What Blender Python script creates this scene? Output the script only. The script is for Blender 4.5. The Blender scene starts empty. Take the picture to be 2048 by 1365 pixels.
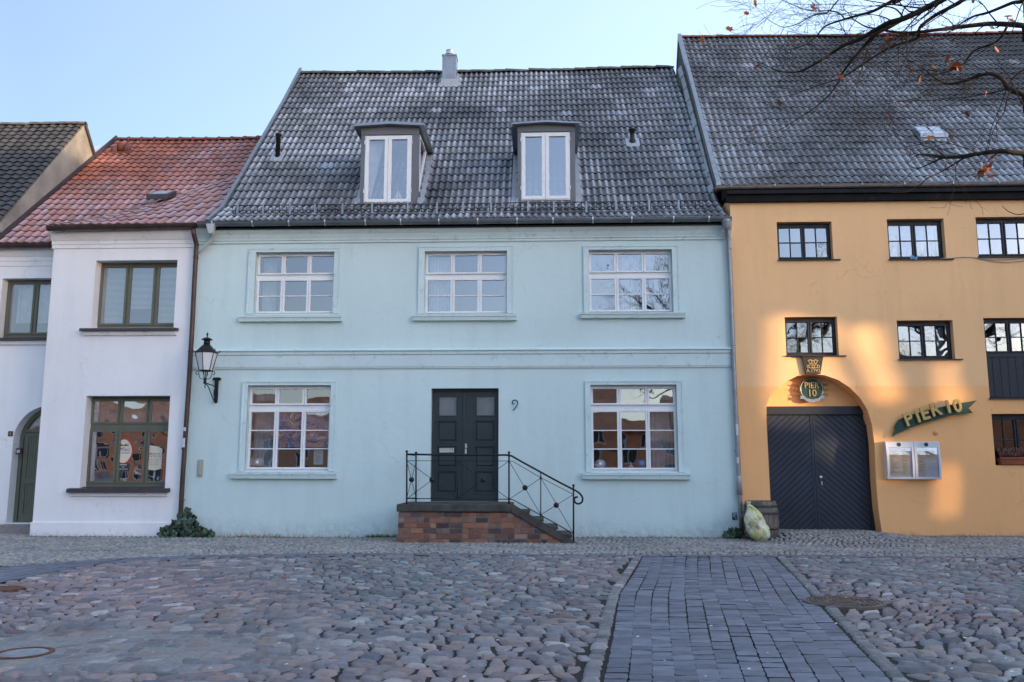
import bpy, bmesh, math, random
import numpy as np
from mathutils import Vector, Matrix, noise as mnoise
from mathutils.geometry import tessellate_polygon
random.seed(11); np.random.seed(11)
S = bpy.context.scene; COL = S.collection
R = math.radians

# ------------------------------------------------------------------ camera and measuring
F = 1716.0; PITCH = R(8.5); YAW = R(1.95); CH = 1.45
fw = Vector((-math.sin(YAW)*math.cos(PITCH), math.cos(YAW)*math.cos(PITCH), math.sin(PITCH)))
rt = Vector((math.cos(YAW), math.sin(YAW), 0)); up = rt.cross(fw)
C0 = Vector((0, 0, CH))
def ray(x, y): return fw*F + rt*(x-1024) + up*(682.5-y)
def onY(x, y, Y):
    d = ray(x, y); return C0 + d*(Y/d.y)
def onX(x, y, X):
    d = ray(x, y); return C0 + d*(X/d.x)
def onZ(x, y, Z=0.0):
    d = ray(x, y); return C0 + d*((Z-CH)/d.z)
def XZ(x, y, Y):
    p = onY(x, y, Y); return (p.x, p.z)
D = 18.85           # distance of the blue front
cam = bpy.data.cameras.new('camera'); co = bpy.data.objects.new('camera', cam); COL.objects.link(co)
co.location = C0; co.rotation_euler = (R(90)+PITCH, 0, YAW)
cam.sensor_width = 36; cam.lens = F/2048*36; cam.clip_end = 2000; cam.clip_start = .05
S.camera = co

# ------------------------------------------------------------------ mesh building
class MB:
    def __init__(s, smooth=False): s.v = []; s.f = []; s.c = []; s.smooth = smooth; s.cc = None; s.sf = []
    def add(s, vs, fs, col=None, smooth=None):
        b = len(s.v); s.v += [tuple(p) for p in vs]
        for f in fs:
            s.f.append(tuple(i+b for i in f)); s.c.append(col); s.sf.append(s.smooth if smooth is None else smooth)
        return s
    def box(s, x0, x1, y0, y1, z0, z1, col=None):
        v = [(x0,y0,z0),(x1,y0,z0),(x1,y1,z0),(x0,y1,z0),(x0,y0,z1),(x1,y0,z1),(x1,y1,z1),(x0,y1,z1)]
        return s.hexa(v, col)
    def hexa(s, v, col=None):
        return s.add(v, [(0,3,2,1),(4,5,6,7),(0,1,5,4),(1,2,6,5),(2,3,7,6),(3,0,4,7)], col, False)
    def quad(s, a, b, c, d, col=None): return s.add([a,b,c,d], [(0,1,2,3)], col)
    def ext(s, loops, a, b, axis='y', col=None):
        """2-D loops (first outer, rest holes) filled and extruded from a to b along the axis"""
        mk = {'y': lambda p, t: (p[0], t, p[1]), 'x': lambda p, t: (t, p[0], p[1]), 'z': lambda p, t: (p[0], p[1], t)}[axis]
        flat = [p for l in loops for p in l]
        tris = tessellate_polygon([[Vector((p[0], p[1], 0)) for p in l] for l in loops])
        n = len(flat)
        vs = [mk(p, a) for p in flat] + [mk(p, b) for p in flat]
        fs = [tuple(t) for t in tris] + [tuple(i+n for i in t)[::-1] for t in tris]
        o = 0
        for l in loops:
            m = len(l)
            for i in range(m):
                j = (i+1) % m; fs.append((o+i, o+j, o+j+n, o+i+n))
            o += m
        return s.add(vs, fs, col, False)
    def tube(s, pts, r, n=8, col=None, caps=True):
        pts = [Vector(p) for p in pts]; m = len(pts)
        rs = r if isinstance(r, (list, tuple)) else [r]*m
        vs = []; fs = []
        prev = None
        for i, p in enumerate(pts):
            t = (pts[min(i+1, m-1)]-pts[max(i-1, 0)])
            if t.length < 1e-9: t = Vector((0,0,1))
            t.normalize()
            if prev is None:
                a = Vector((0,0,1)) if abs(t.z) < .9 else Vector((1,0,0))
                u = t.cross(a).normalized()
            else:
                u = (prev - t*prev.dot(t)); u = u.normalized() if u.length > 1e-6 else t.orthogonal().normalized()
            prev = u; w = t.cross(u)
            for k in range(n):
                an = 2*math.pi*k/n; vs.append(p + (u*math.cos(an)+w*math.sin(an))*rs[i])
        for i in range(m-1):
            for k in range(n):
                k2 = (k+1) % n; fs.append((i*n+k, i*n+k2, (i+1)*n+k2, (i+1)*n+k))
        if caps: fs += [tuple(range(n))[::-1], tuple(range((m-1)*n, m*n))]
        return s.add(vs, fs, col, True)
    def lathe(s, prof, c, n=24, col=None, axis='z', sx=1, sy=1, smooth=True):
        vs = []; fs = []
        for (r, h) in prof:
            for k in range(n):
                a = 2*math.pi*(k+.5)/n; x = r*math.cos(a)*sx; y = r*math.sin(a)*sy
                vs.append((c[0]+x, c[1]+y, c[2]+h) if axis == 'z' else (c[0]+x, c[1]+h, c[2]+y))
        for i in range(len(prof)-1):
            for k in range(n):
                k2 = (k+1) % n; fs.append((i*n+k, i*n+k2, (i+1)*n+k2, (i+1)*n+k))
        fs += [tuple(range(n))[::-1], tuple(range((len(prof)-1)*n, len(prof)*n))]
        return s.add(vs, fs, col, smooth)
    def text(s, body, mtx, depth=.01, size=1, col=None, sx=1, offset=0.0, align='CENTER'):
        cu = bpy.data.curves.new('t', 'FONT'); cu.body = body; cu.size = size; cu.extrude = depth; cu.align_x = align; cu.offset = offset
        cu.resolution_u = 3
        o = bpy.data.objects.new('t', cu); COL.objects.link(o)
        bpy.context.view_layer.update()
        me = bpy.data.meshes.new_from_object(o.evaluated_get(bpy.context.evaluated_depsgraph_get()))
        vs = [mtx @ Vector((v.co.x*sx, v.co.y, v.co.z)) for v in me.vertices]
        s.add(vs, [tuple(p.vertices) for p in me.polygons], col, False)
        bpy.data.objects.remove(o); bpy.data.meshes.remove(me); bpy.data.curves.remove(cu)
        return s
def facing(x, y, z, rot=0, tilt=0):  # matrix for text standing upright and facing the street (-Y)
    return Matrix.Translation((x, y, z)) @ Matrix.Rotation(-rot, 4, 'Y') @ Matrix.Rotation(R(90), 4, 'X')

def mkmesh(name, mb, off, m):
    me = bpy.data.meshes.new(name)
    me.from_pydata([(v[0]-off[0], v[1]-off[1], v[2]-off[2]) for v in mb.v], [], mb.f)
    if any(c is not None for c in mb.c):
        ca = me.color_attributes.new('Col', 'FLOAT_COLOR', 'CORNER'); arr = []
        for f, c in zip(mb.f, mb.c):
            c = c or (1,1,1); arr += [c[0], c[1], c[2], 1.0]*len(f)
        ca.data.foreach_set('color', arr)
    me.polygons.foreach_set('use_smooth', [bool(x) for x in mb.sf])
    ml = m if isinstance(m, (list, tuple)) else [m]
    for q in ml: me.materials.append(q)
    me.update(); return me
ORG = {}
def setp(o, **k):
    for a, b in k.items():
        if b: o[a] = b
def thing(name, label, cat, loc=(0,0,0), group=None, kind=None):
    o = bpy.data.objects.new(name, None); COL.objects.link(o); o.location = loc; o.empty_display_size = .2
    ORG[o] = Vector(loc); setp(o, label=label, category=cat, group=group, kind=kind); return o
def part(name, mb, m, parent, bevel=0, label=None):
    off = ORG[parent]; o = bpy.data.objects.new(name, mkmesh(name, mb, off, m)); COL.objects.link(o)
    o.parent = parent; ORG[o] = off; setp(o, label=label)
    if bevel: bev(o, bevel)
    return o
def bev(o, w):
    b = o.modifiers.new('bevel', 'BEVEL'); b.width = w; b.segments = 2; b.limit_method = 'ANGLE'; b.angle_limit = R(40)
def single(name, mb, m, label=None, cat=None, group=None, kind=None, bevel=0):
    xs = [v[0] for v in mb.v]; ys = [v[1] for v in mb.v]; zs = [v[2] for v in mb.v]
    loc = Vector(((min(xs)+max(xs))/2, (min(ys)+max(ys))/2, min(zs)))
    o = bpy.data.objects.new(name, mkmesh(name, mb, loc, m)); COL.objects.link(o); o.location = loc
    ORG[o] = loc; setp(o, label=label, category=cat, group=group, kind=kind)
    if bevel: bev(o, bevel)
    return o

# ------------------------------------------------------------------ materials
class NT:
    def __init__(s, name):
        s.m = bpy.data.materials.new(name); s.m.use_nodes = True; s.t = s.m.node_tree; s.n = s.t.nodes
        s.b = s.n['Principled BSDF']; s.co = s.n.new('ShaderNodeTexCoord')
    def nd(s, t, **k):
        x = s.n.new(t)
        for a, b in k.items(): setattr(x, a, b)
        return x
    def ln(s, a, b): s.t.links.new(a, b)
    def noise(s, scale, detail=5, rough=.6, vec=None, dist=0):
        x = s.nd('ShaderNodeTexNoise'); x.inputs['Scale'].default_value = scale; x.inputs['Detail'].default_value = detail
        x.inputs['Roughness'].default_value = rough; x.inputs['Distortion'].default_value = dist
        s.ln(vec or s.wpos(), x.inputs['Vector']); return x.outputs['Fac']
    def wpos(s):
        if not hasattr(s, 'g'): s.g = s.nd('ShaderNodeNewGeometry')
        return s.g.outputs['Position']
    def sep(s): 
        x = s.nd('ShaderNodeSeparateXYZ'); s.ln(s.wpos(), x.inputs[0]); return x.outputs
    def scl(s, v, sc):
        x = s.nd('ShaderNodeVectorMath', operation='MULTIPLY'); s.ln(v, x.inputs[0]); x.inputs[1].default_value = sc; return x.outputs[0]
    def ramp(s, f, a, b, c0=0., c1=1.):
        x = s.nd('ShaderNodeMapRange'); x.clamp = True
        x.inputs[1].default_value = a; x.inputs[2].default_value = b; x.inputs[3].default_value = c0; x.inputs[4].default_value = c1
        s.ln(f, x.inputs[0]); return x.outputs[0]
    def math(s, op, a, b=0.):
        x = s.nd('ShaderNodeMath', operation=op)
        for i, q in enumerate((a, b)):
            if hasattr(q, 'links'): s.ln(q, x.inputs[i])
            else: x.inputs[i].default_value = q
        return x.outputs[0]
    def mix(s, f, a, b, mode='MIX'):
        x = s.nd('ShaderNodeMix', data_type='RGBA', blend_type=mode)
        for i, q in ((0, f), (6, a), (7, b)):
            if hasattr(q, 'links'): s.ln(q, x.inputs[i])
            elif i == 0: x.inputs[0].default_value = q
            else: x.inputs[i].default_value = (*q, 1)
        return x.outputs[2]
    def bump(s, h, strength=.5, dist=.01):
        x = s.nd('ShaderNodeBump'); x.inputs['Strength'].default_value = strength; x.inputs['Distance'].default_value = dist
        s.ln(h, x.inputs['Height'])
        if hasattr(s, 'lastb'): s.ln(s.lastb, x.inputs['Normal'])
        s.lastb = x.outputs[0]; s.ln(x.outputs[0], s.b.inputs['Normal'])
    def col(s, c):
        if hasattr(c, 'links'): s.ln(c, s.b.inputs['Base Color'])
        else: s.b.inputs['Base Color'].default_value = (*c, 1)
    def attr(s, n='Col'):
        x = s.nd('ShaderNodeAttribute'); x.attribute_name = n; return x.outputs['Color']
def k(c, f): return tuple(min(1, max(0, x*f)) for x in c)
def mat(name, c, rough=.6, metal=0., var=.12, vs=1.5, bump=.3, bs=60, bd=.004, attr=False, spec=.4, dirt=None, dscale=3, fine=.05):
    n = NT(name); n.b.inputs['Roughness'].default_value = rough; n.b.inputs['Metallic'].default_value = metal
    n.b.inputs['Specular IOR Level'].default_value = spec
    base = n.mix(n.ramp(n.noise(vs, 4), .35, .65), k(c, 1-var), k(c, 1+var))
    if fine: base = n.mix(n.ramp(n.noise(vs*25, 3), .3, .7), n.mix(1, base, (1-fine,)*3, 'MULTIPLY'), base)
    if attr: base = n.mix(1, base, n.attr(), 'MULTIPLY')
    if dirt: base = n.mix(n.ramp(n.noise(dscale, 8, .7), .55, .72, 0, .7), base, dirt)
    n.col(base)
    n.ln(n.ramp(n.noise(vs*8, 4), .3, .7, max(0, rough-.08), min(1, rough+.1)), n.b.inputs['Roughness'])
    if bump: n.bump(n.noise(bs, 4), bump, bd)
    return n.m

def stucco(name, c, zs=None, c2=None, basedirt=.35, dcol=(.5,.55,.56), weather=.05):
    n = NT(name); n.b.inputs['Roughness'].default_value = .9; n.b.inputs['Specular IOR Level'].default_value = .15
    xyz = n.sep(); cc = c
    if zs is not None:
        w = n.math('ADD', xyz[2], n.ramp(n.noise(1.2, 2), 0, 1, -.02, .02))
        cc = n.mix(n.ramp(w, zs-.015, zs+.015), c2, c)
    big = n.ramp(n.noise(.45, 5, .55), .3, .7)
    a = n.mix(1, cc, (1-weather,)*3, 'MULTIPLY'); b = n.mix(1, cc, (1+weather*.6,)*3, 'MULTIPLY')
    base = n.mix(big, a, b)
    st = n.noise(1.0, 6, .65, n.scl(n.wpos(), (3.2, 3.2, .35)))         # faint rain streaks
    base = n.mix(n.ramp(st, .48, .8, 0, .45), base, n.mix(1, base, (.80,.82,.82), 'MULTIPLY'))
    sp = n.noise(14, 6, .75)
    base = n.mix(n.ramp(sp, .66, .74, 0, .25), base, n.mix(1, base, (.72,.74,.74), 'MULTIPLY'))
    # flaking, damp foot of the wall: ragged band of its own shape
    edge = n.math('ADD', xyz[2], n.ramp(n.noise(1.6, 8, .7), .2, .8, -.22, .22))
    base = n.mix(n.math('MULTIPLY', n.ramp(edge, basedirt*.2, basedirt, .75, 0), n.ramp(n.noise(9, 8, .75), .35, .62)), base, dcol)
    vo = n.nd('ShaderNodeTexVoronoi', feature='DISTANCE_TO_EDGE'); vo.inputs['Scale'].default_value = .42
    dv = n.nd('ShaderNodeVectorMath', operation='ADD'); nz = n.nd('ShaderNodeTexNoise'); nz.inputs['Scale'].default_value = 1.6; nz.inputs['Detail'].default_value = 6; n.ln(n.wpos(), nz.inputs['Vector']); sc_ = n.scl(nz.outputs['Color'], (1.1, 1.1, 1.1)); n.ln(n.wpos(), dv.inputs[0]); n.ln(sc_, dv.inputs[1]); n.ln(dv.outputs[0], vo.inputs['Vector'])
    cr = n.math('MULTIPLY', n.ramp(vo.outputs['Distance'], 0, .0035, .45, 0), n.ramp(n.noise(.8, 3), .50, .60))
    base = n.mix(cr, base, n.mix(1, base, (.45,.47,.47), 'MULTIPLY'))      # hairline cracks
    n.col(base)
    n.bump(n.noise(1.1, 3), .35, .05)
    n.bump(n.noise(170, 3, .7), .35, .003)
    n.bump(n.noise(9, 5), .3, .008)
    return n.m

M = {}
M['blue'] = stucco('blue_stucco', (.62,.76,.755), basedirt=.40, dcol=(.42,.48,.48))
M['bluetrim'] = mat('blue_trim', (.63,.76,.76), .8, var=.05, vs=1, bump=.25, bs=40, dirt=(.36,.44,.45), dscale=6, spec=.2)
M['white'] = stucco('white_stucco', (.84,.84,.86), basedirt=.12, dcol=(.5,.5,.5), weather=.06)
M['whitetrim'] = mat('white_trim', (.85,.85,.87), .8, var=.04, bump=.2, dirt=(.5,.5,.5), dscale=5, spec=.2)
M['orange'] = None
M['wframe'] = mat('white_window_paint', (.84,.85,.86), .35, var=.03, bump=.1, bs=30, dirt=(.6,.6,.6), dscale=12)
M['gframe'] = mat('olive_window_paint', (.13,.135,.10), .45, var=.08, bump=.1)
M['dframe'] = mat('dark_window_paint', (.018,.022,.032), .5, var=.15, bump=.15)
M['plum'] = mat('plum_metal', (.060,.048,.052), .5, var=.15, bump=.1, metal=.2)
M['copper'] = mat('brown_copper', (.085,.055,.048), .45, metal=.5, var=.2, vs=3, bump=.1)
M['zinc'] = mat('zinc', (.30,.33,.36), .42, metal=.7, var=.15, vs=4, bump=.08, dirt=(.12,.14,.16), dscale=4)
M['zincdark'] = mat('zinc_dark', (.17,.19,.21), .5, metal=.6, var=.15, vs=3, bump=.08)
M['zincpale'] = mat('zinc_pale', (.42,.45,.48), .5, metal=.35, var=.12, vs=5, bump=.1, dirt=(.25,.28,.30), dscale=5)
M['galv'] = mat('galvanised_bright', (.62,.65,.66), .35, metal=.6, var=.06, bump=.05)
M['beam'] = mat('black_beam', (.012,.012,.014), .75, var=.3, bump=.4, bs=12, spec=.15, dirt=(.04,.045,.045), dscale=2)
M['slate'] = mat('dormer_cladding', (.15,.16,.18), .55, var=.08, bump=.05)
M['iron'] = mat('black_iron', (.012,.014,.014), .45, var=.2, bump=.15, metal=.2)
M['door'] = mat('door_paint', (.028,.040,.046), .42, var=.12, bump=.1, bs=20)
M['gate'] = mat('gate_paint', (.024,.032,.052), .5, var=.2, vs=1.2, bump=.2, bs=25, dirt=(.03,.042,.065), dscale=2)
M['slab'] = mat('mossy_concrete', (.085,.080,.070), .9, var=.35, vs=3, bump=.6, bs=40, bd=.01, dirt=(.02,.022,.018), dscale=3, spec=.2)
M['mortar'] = mat('mortar', (.20,.18,.16), .95, var=.3, vs=5, bump=.6, bs=80, bd=.008, spec=.1)
M['brick'] = mat('stair_brick', (1,1,1), .9, var=.2, vs=7, bump=.6, bs=60, bd=.006, attr=True, spec=.15, dirt=(.040,.034,.033), dscale=1.5)
M['gold'] = mat('gold_paint', (.58,.40,.15), .45, metal=.2, var=.08, bump=.05)
M['green'] = mat('green_sign', (.010,.060,.040), .5, var=.1, bump=.05)
M['grey'] = mat('grey_cement_render', (.24,.225,.205), .95, var=.25, vs=1.2, bump=.5, bs=20, bd=.01, dirt=(.30,.28,.25), dscale=1.3, spec=.1)
M['black'] = mat('dark_room', (.035,.032,.032), .9, bump=0)
M['room'] = mat('room_wall', (.16,.14,.13), .9, bump=0, var=.3, vs=.8)
M['curtain'] = mat('curtain', (.55,.56,.60), .9, bump=0, var=.1, vs=6)
M['paper'] = mat('paper', (.75,.74,.70), .8, bump=0, var=.03)
M['ink'] = mat('ink', (.06,.06,.07), .8, bump=0)
M['blueink'] = mat('blue_ink', (.03,.08,.25), .8, bump=0)
M['red'] = mat('red_print', (.55,.05,.04), .6, bump=0)
M['steel'] = mat('brushed_steel', (.62,.60,.58), .3, metal=.9, var=.03, bump=0)
M['alu'] = mat('silver_frame', (.66,.67,.71), .4, metal=.0, var=.03, bump=0)
M['bark'] = mat('bark', (.045,.036,.030), .9, var=.3, vs=6, bump=.6, bs=50, bd=.01, spec=.1)
M['dead'] = mat('dead_leaf', (.30,.12,.05), .8, var=.3, vs=8, bump=.2, attr=True)
M['leaf'] = mat('ivy_leaf', (.022,.048,.026), .45, var=.4, vs=10, bump=.2, attr=True, spec=.5)
M['grass'] = mat('dry_grass', (.22,.17,.08), .9, bump=0, attr=True)
M['terra'] = mat('terracotta', (.32,.10,.05), .8, var=.15, bump=.2)
M['heather'] = mat('heather', (.16,.09,.08), .9, var=.5, vs=30, bump=0, attr=True)
M['oak'] = mat('weathered_oak', (.17,.15,.13), .85, var=.3, vs=5, bump=.5, bs=30, bd=.006, spec=.15)
M['hoop'] = mat('hoop_iron', (.10,.09,.085), .6, metal=.5, var=.3, vs=8, bump=.1)
M['granite'] = mat('granite_step', (.27,.235,.23), .8, var=.15, vs=30, bump=.2)
M['lampglass'] = mat('opal_glass', (.74,.74,.76), .3, var=.02, bump=0)
M['cast'] = mat('cast_iron_cover', (.15,.13,.115), .6, metal=.4, var=.3, vs=6, bump=.3, bs=40)
M['rust'] = mat('rusty_iron', (.13,.065,.04), .8, metal=.2, var=.3, vs=8, bump=.3)
M['concrete'] = mat('concrete_fill', (.25,.26,.27), .9, var=.2, vs=12, bump=.4)
M['chest'] = mat('carved_wood', (.035,.030,.030), .6, var=.2, bump=.2)
M['bagc'] = None
M['beige'] = mat('beige_plastic', (.40,.41,.35), .5, var=.04, bump=0)
M['sticker'] = mat('white_sticker', (.62,.64,.68), .5, var=.15, vs=25, bump=0)
M['bluesign'] = mat('blue_enamel', (.015,.05,.14), .35, var=.05, bump=0)
M['redplate'] = mat('dark_red_plate', (.09,.03,.03), .5, var=.05, bump=0)
M['cable'] = mat('grey_cable', (.42,.40,.42), .6, bump=0)
M['ceramic'] = mat('white_ceramic', (.70,.72,.75), .3, bump=0)
M['cblue'] = mat('blue_ceramic', (.10,.20,.42), .3, bump=0)
M['skyl'] = mat('skylight_glass', (.42,.50,.58), .15, bump=0, spec=.8)

M['notice'] = mat('pale_notice', (.55,.66,.72), .8, bump=0); M['moss'] = mat('moss_green_print', (.12,.22,.06), .7, bump=0); M['cream'] = mat('cream_paper', (.70,.62,.50), .8, bump=0)
M['menu'] = mat('menu_paper', (.62,.55,.45), .8, bump=0, var=.05, vs=9); M['brownink'] = mat('brown_ink', (.20,.15,.11), .8, bump=0)
M['orangecap'] = mat('orange_cap', (.80,.42,.19), .6, bump=0); M['maskblue'] = mat('mask_blue', (.20,.42,.60), .7, bump=0)
M['gutpale'] = mat('weathered_gutter', (.30,.27,.24), .55, metal=.3, var=.15, vs=4, bump=.1); M['rust2'] = mat('rusty_guard', (.06,.052,.052), .7, metal=.3, var=.3, vs=8, bump=.1)
def orange_mat():
    z = onY(1800, 773, D).z
    m = stucco('orange_stucco', (1.0,.60,.30), z, (1.0,.53,.23), basedirt=.10, dcol=(.45,.28,.16), weather=.05)
    return m
M['orange'] = orange_mat()

def glass(name, refl=.30, wob=.12, ws=1.4, tint=(.82,.86,.88), wd=.03):
    n = NT(name); n.n.remove(n.b)
    out = n.n['Material Output']
    tr = n.nd('ShaderNodeBsdfTransparent'); tr.inputs[0].default_value = (*tint, 1)
    gl = n.nd('ShaderNodeBsdfGlossy'); gl.inputs['Roughness'].default_value = .012; gl.inputs[0].default_value = (.93,.95,1,1)
    lw = n.nd('ShaderNodeLayerWeight'); lw.inputs[0].default_value = .25
    f = n.ramp(lw.outputs['Facing'], 0, 1, refl, .95)
    mx = n.nd('ShaderNodeMixShader'); n.ln(f, mx.inputs[0]); n.ln(tr.outputs[0], mx.inputs[1]); n.ln(gl.outputs[0], mx.inputs[2])
    b = n.nd('ShaderNodeBump'); b.inputs['Strength'].default_value = wob; b.inputs['Distance'].default_value = wd
    n.ln(n.noise(ws, 2, .4), b.inputs['Height']); n.ln(b.outputs[0], gl.inputs['Normal'])
    n.ln(mx.outputs[0], out.inputs[0]); return n.m
M['glass'] = glass('old_window_glass', .30, .10, 1.3)
M['glassw'] = glass('wavy_window_glass', .52, .30, 1.1, wd=.06)
M['glassd'] = glass('dark_window_glass', .24, .12, 1.6)
M['glassf'] = glass('case_glass', .08, .05, 1, tint=(1,1,1))

def tile_mat(name, c, frost, fcol, flo=.42, fhi=.62, zf=None, rough=.5, dark=(.02,.02,.02)):
    n = NT(name); n.b.inputs['Roughness'].default_value = rough; n.b.inputs['Specular IOR Level'].default_value = .45
    base = n.mix(n.ramp(n.noise(.7, 5), .3, .7), k(c, .75), k(c, 1.25))
    base = n.mix(1, base, n.attr(), 'MULTIPLY')
    base = n.mix(n.ramp(n.noise(5, 8, .7), .56, .7, 0, .75), base, dark)       # lichen and soot
    big = n.noise(.33, 3, .5); sm = n.noise(7, 6, .7)
    f = n.math('ADD', n.math('MULTIPLY', big, .65), n.math('MULTIPLY', sm, .35))
    if zf:
        f = n.math('ADD', f, n.ramp(n.sep()[2], zf[0], zf[1], zf[2], 0.))
    fr = n.nd('ShaderNodeAttribute'); fr.attribute_name = 'frost'
    f2 = n.math('MULTIPLY', n.ramp(f, flo, fhi), fr.outputs['Fac'])
    f2 = n.math('MULTIPLY', f2, frost)
    base = n.mix(f2, base, fcol); n.col(base)
    n.bump(n.noise(60, 4), .4, .004)
    return n.m
M['tilegrey'] = tile_mat('grey_concrete_tile', (.040,.041,.045), 1.0, (.60,.64,.70), .34, .58)
M['tilegrey2'] = tile_mat('grey_concrete_tile_older', (.046,.041,.039), 1.0, (.54,.57,.62), .50, .69, zf=(7.8, 12.0, .16))
M['tilegrey3'] = tile_mat('far_dark_tile', (.050,.050,.052), .5, (.20,.21,.25), .5, .7)
M['tilered'] = tile_mat('red_clay_tile', (.27,.080,.042), .72, (.50,.47,.54), .40, .62, zf=(7.0, 9.4, .34), rough=.55, dark=(.10,.035,.025))
M['ridgeg'] = mat('ridge_tile_grey', (.10,.10,.095), .85, var=.4, vs=4, bump=.5, bs=20, attr=False, dirt=(.03,.03,.025), dscale=3)
M['ridger'] = mat('ridge_tile_red', (.17,.06,.045), .7, var=.25, vs=3, bump=.3)
# ------------------------------------------------------------------ pantile roof
def tile_roof(name, parent, m, xl, xr, P, n, pitch, amp=.045, lift=.036, seed=1, snow=None, per=2, thick=1.0, shear=0):
    rng = np.random.RandomState(seed); ns = 8
    cnt = max(2, int(round((xr-xl)/pitch))); pitch = (xr-xl)/cnt
    nx = cnt*ns+1; X = np.linspace(xl, xr, nx); u = (np.arange(nx)/ns) % 1.0
    prof = amp*np.clip(.5+.5*np.cos(2*np.pi*(u-.5)), 0, 1)**1.25
    tid = np.minimum((np.arange(nx)//(ns*per)), cnt//per); nt = cnt//per+1
    V = []; FR = []; TC = []
    def line(t, off, jit, dt):
        out = []
        for i in range(nx):
            y, z = P(X[i], t+dt[tid[i]]); y2, z2 = P(X[i], t+dt[tid[i]]+.01)
            l = math.hypot(y2-y, z2-z); ny, nz = -(z2-z)/l, (y2-y)/l
            h = prof[i]+off+jit[tid[i]]; out.append((X[i]+shear*t*(1-i/nx), y+ny*h, z+nz*h))
        return out
    faces = []; cols = []
    for r in range(n):
        j = rng.uniform(-.004, .004, nt)*thick; dt = rng.uniform(-.0009, .0009, nt); tc = rng.uniform(.72, 1.25, nt); tf = rng.uniform(.45, 1.1, nt)
        b = len(V)
        V += line(r/n, -.012, j, dt); V += line(r/n, lift, j, dt); V += line((r+1.06)/n, .002, j, dt*0)
        pn = prof/amp
        FR += [0.]*nx + list((.12+.88*pn)*tf[tid]*.75) + list((.22+.78*pn)*tf[tid])
        for i in range(nx-1):
            if snow and (r, tid[i]) in snow: c = (5.5, 5.8, 6.4)
            else: c = (tc[tid[i]],)*3
            faces.append((b+i, b+i+1, b+nx+i+1, b+nx+i)); cols += [(c[0]*.25, c[1]*.25, c[2]*.25, 1)]*4  # lap faces coloured darker to deepen the shadow under each row
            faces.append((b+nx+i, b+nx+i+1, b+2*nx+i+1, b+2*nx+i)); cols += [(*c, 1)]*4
    off = ORG[parent]; me = bpy.data.meshes.new(name)
    me.from_pydata([(v[0]-off[0], v[1]-off[1], v[2]-off[2]) for v in V], [], faces)
    a = me.color_attributes.new('Col', 'FLOAT_COLOR', 'CORNER'); a.data.foreach_set('color', np.array(cols, dtype=np.float32).ravel())
    a = me.attributes.new('frost', 'FLOAT', 'POINT'); a.data.foreach_set('value', np.array(FR, dtype=np.float32))
    me.materials.append(m); me.update()
    o = bpy.data.objects.new(name, me); COL.objects.link(o); o.parent = parent; ORG[o] = off
    return o
def poly_prof(pts, sag=0, xl=0, xr=1, wav=0, seed=0):
    ls = [0]
    for a, b in zip(pts, pts[1:]): ls.append(ls[-1]+math.hypot(b[0]-a[0], b[1]-a[1]))
    L = ls[-1]
    def P(x, t):
        q = t*L
        i = 0
        while i < len(pts)-2 and q > ls[i+1]: i += 1
        f = (q-ls[i])/(ls[i+1]-ls[i])
        y = pts[i][0]+(pts[i+1][0]-pts[i][0])*f; z = pts[i][1]+(pts[i+1][1]-pts[i][1])*f
        s = (x-xl)/(xr-xl); z -= sag*4*s*(1-s)*t
        z += wav*mnoise.noise(Vector((x*.35, q*.3, seed)))
        return y, z
    P.L = L; return P
def hit_prof(px, py, P):
    """where a sight line meets a roof profile"""
    d = ray(px, py); best = None
    for i in range(2001):
        t = i/2000; x = 0
        y, z = P(0, t); s = y/d.y; zz = CH+d.z*s
        if best is None or abs(zz-z) < best[0]: best = (abs(zz-z), d.x*s, y, z, t)
    return best[1:]
def ridge_tiles(mb, xl, xr, Y, Zf, r=.11, L=.38, seed=3, jit=.012):
    rng = random.Random(seed); x = xl
    while x < xr-.05:
        l = min(L, xr-x); z = Zf((x+l/2))+rng.uniform(-jit, jit); z2 = z+rng.uniform(-jit, jit)*.6
        pts = []
        for (xx, rr, zz) in ((x-.03, r*1.12, z), (x+l, r*.95, z2)):
            pts.append([(xx, Y+rr*math.cos(a), zz+rr*math.sin(a)*.9-.03) for a in [math.pi*q/8 for q in range(9)]])
        vs = pts[0]+pts[1]; fs = [(q, q+1, q+10, q+9) for q in range(8)]+[tuple(range(9))]
        mb.add(vs, fs, None, False); x += l
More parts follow.
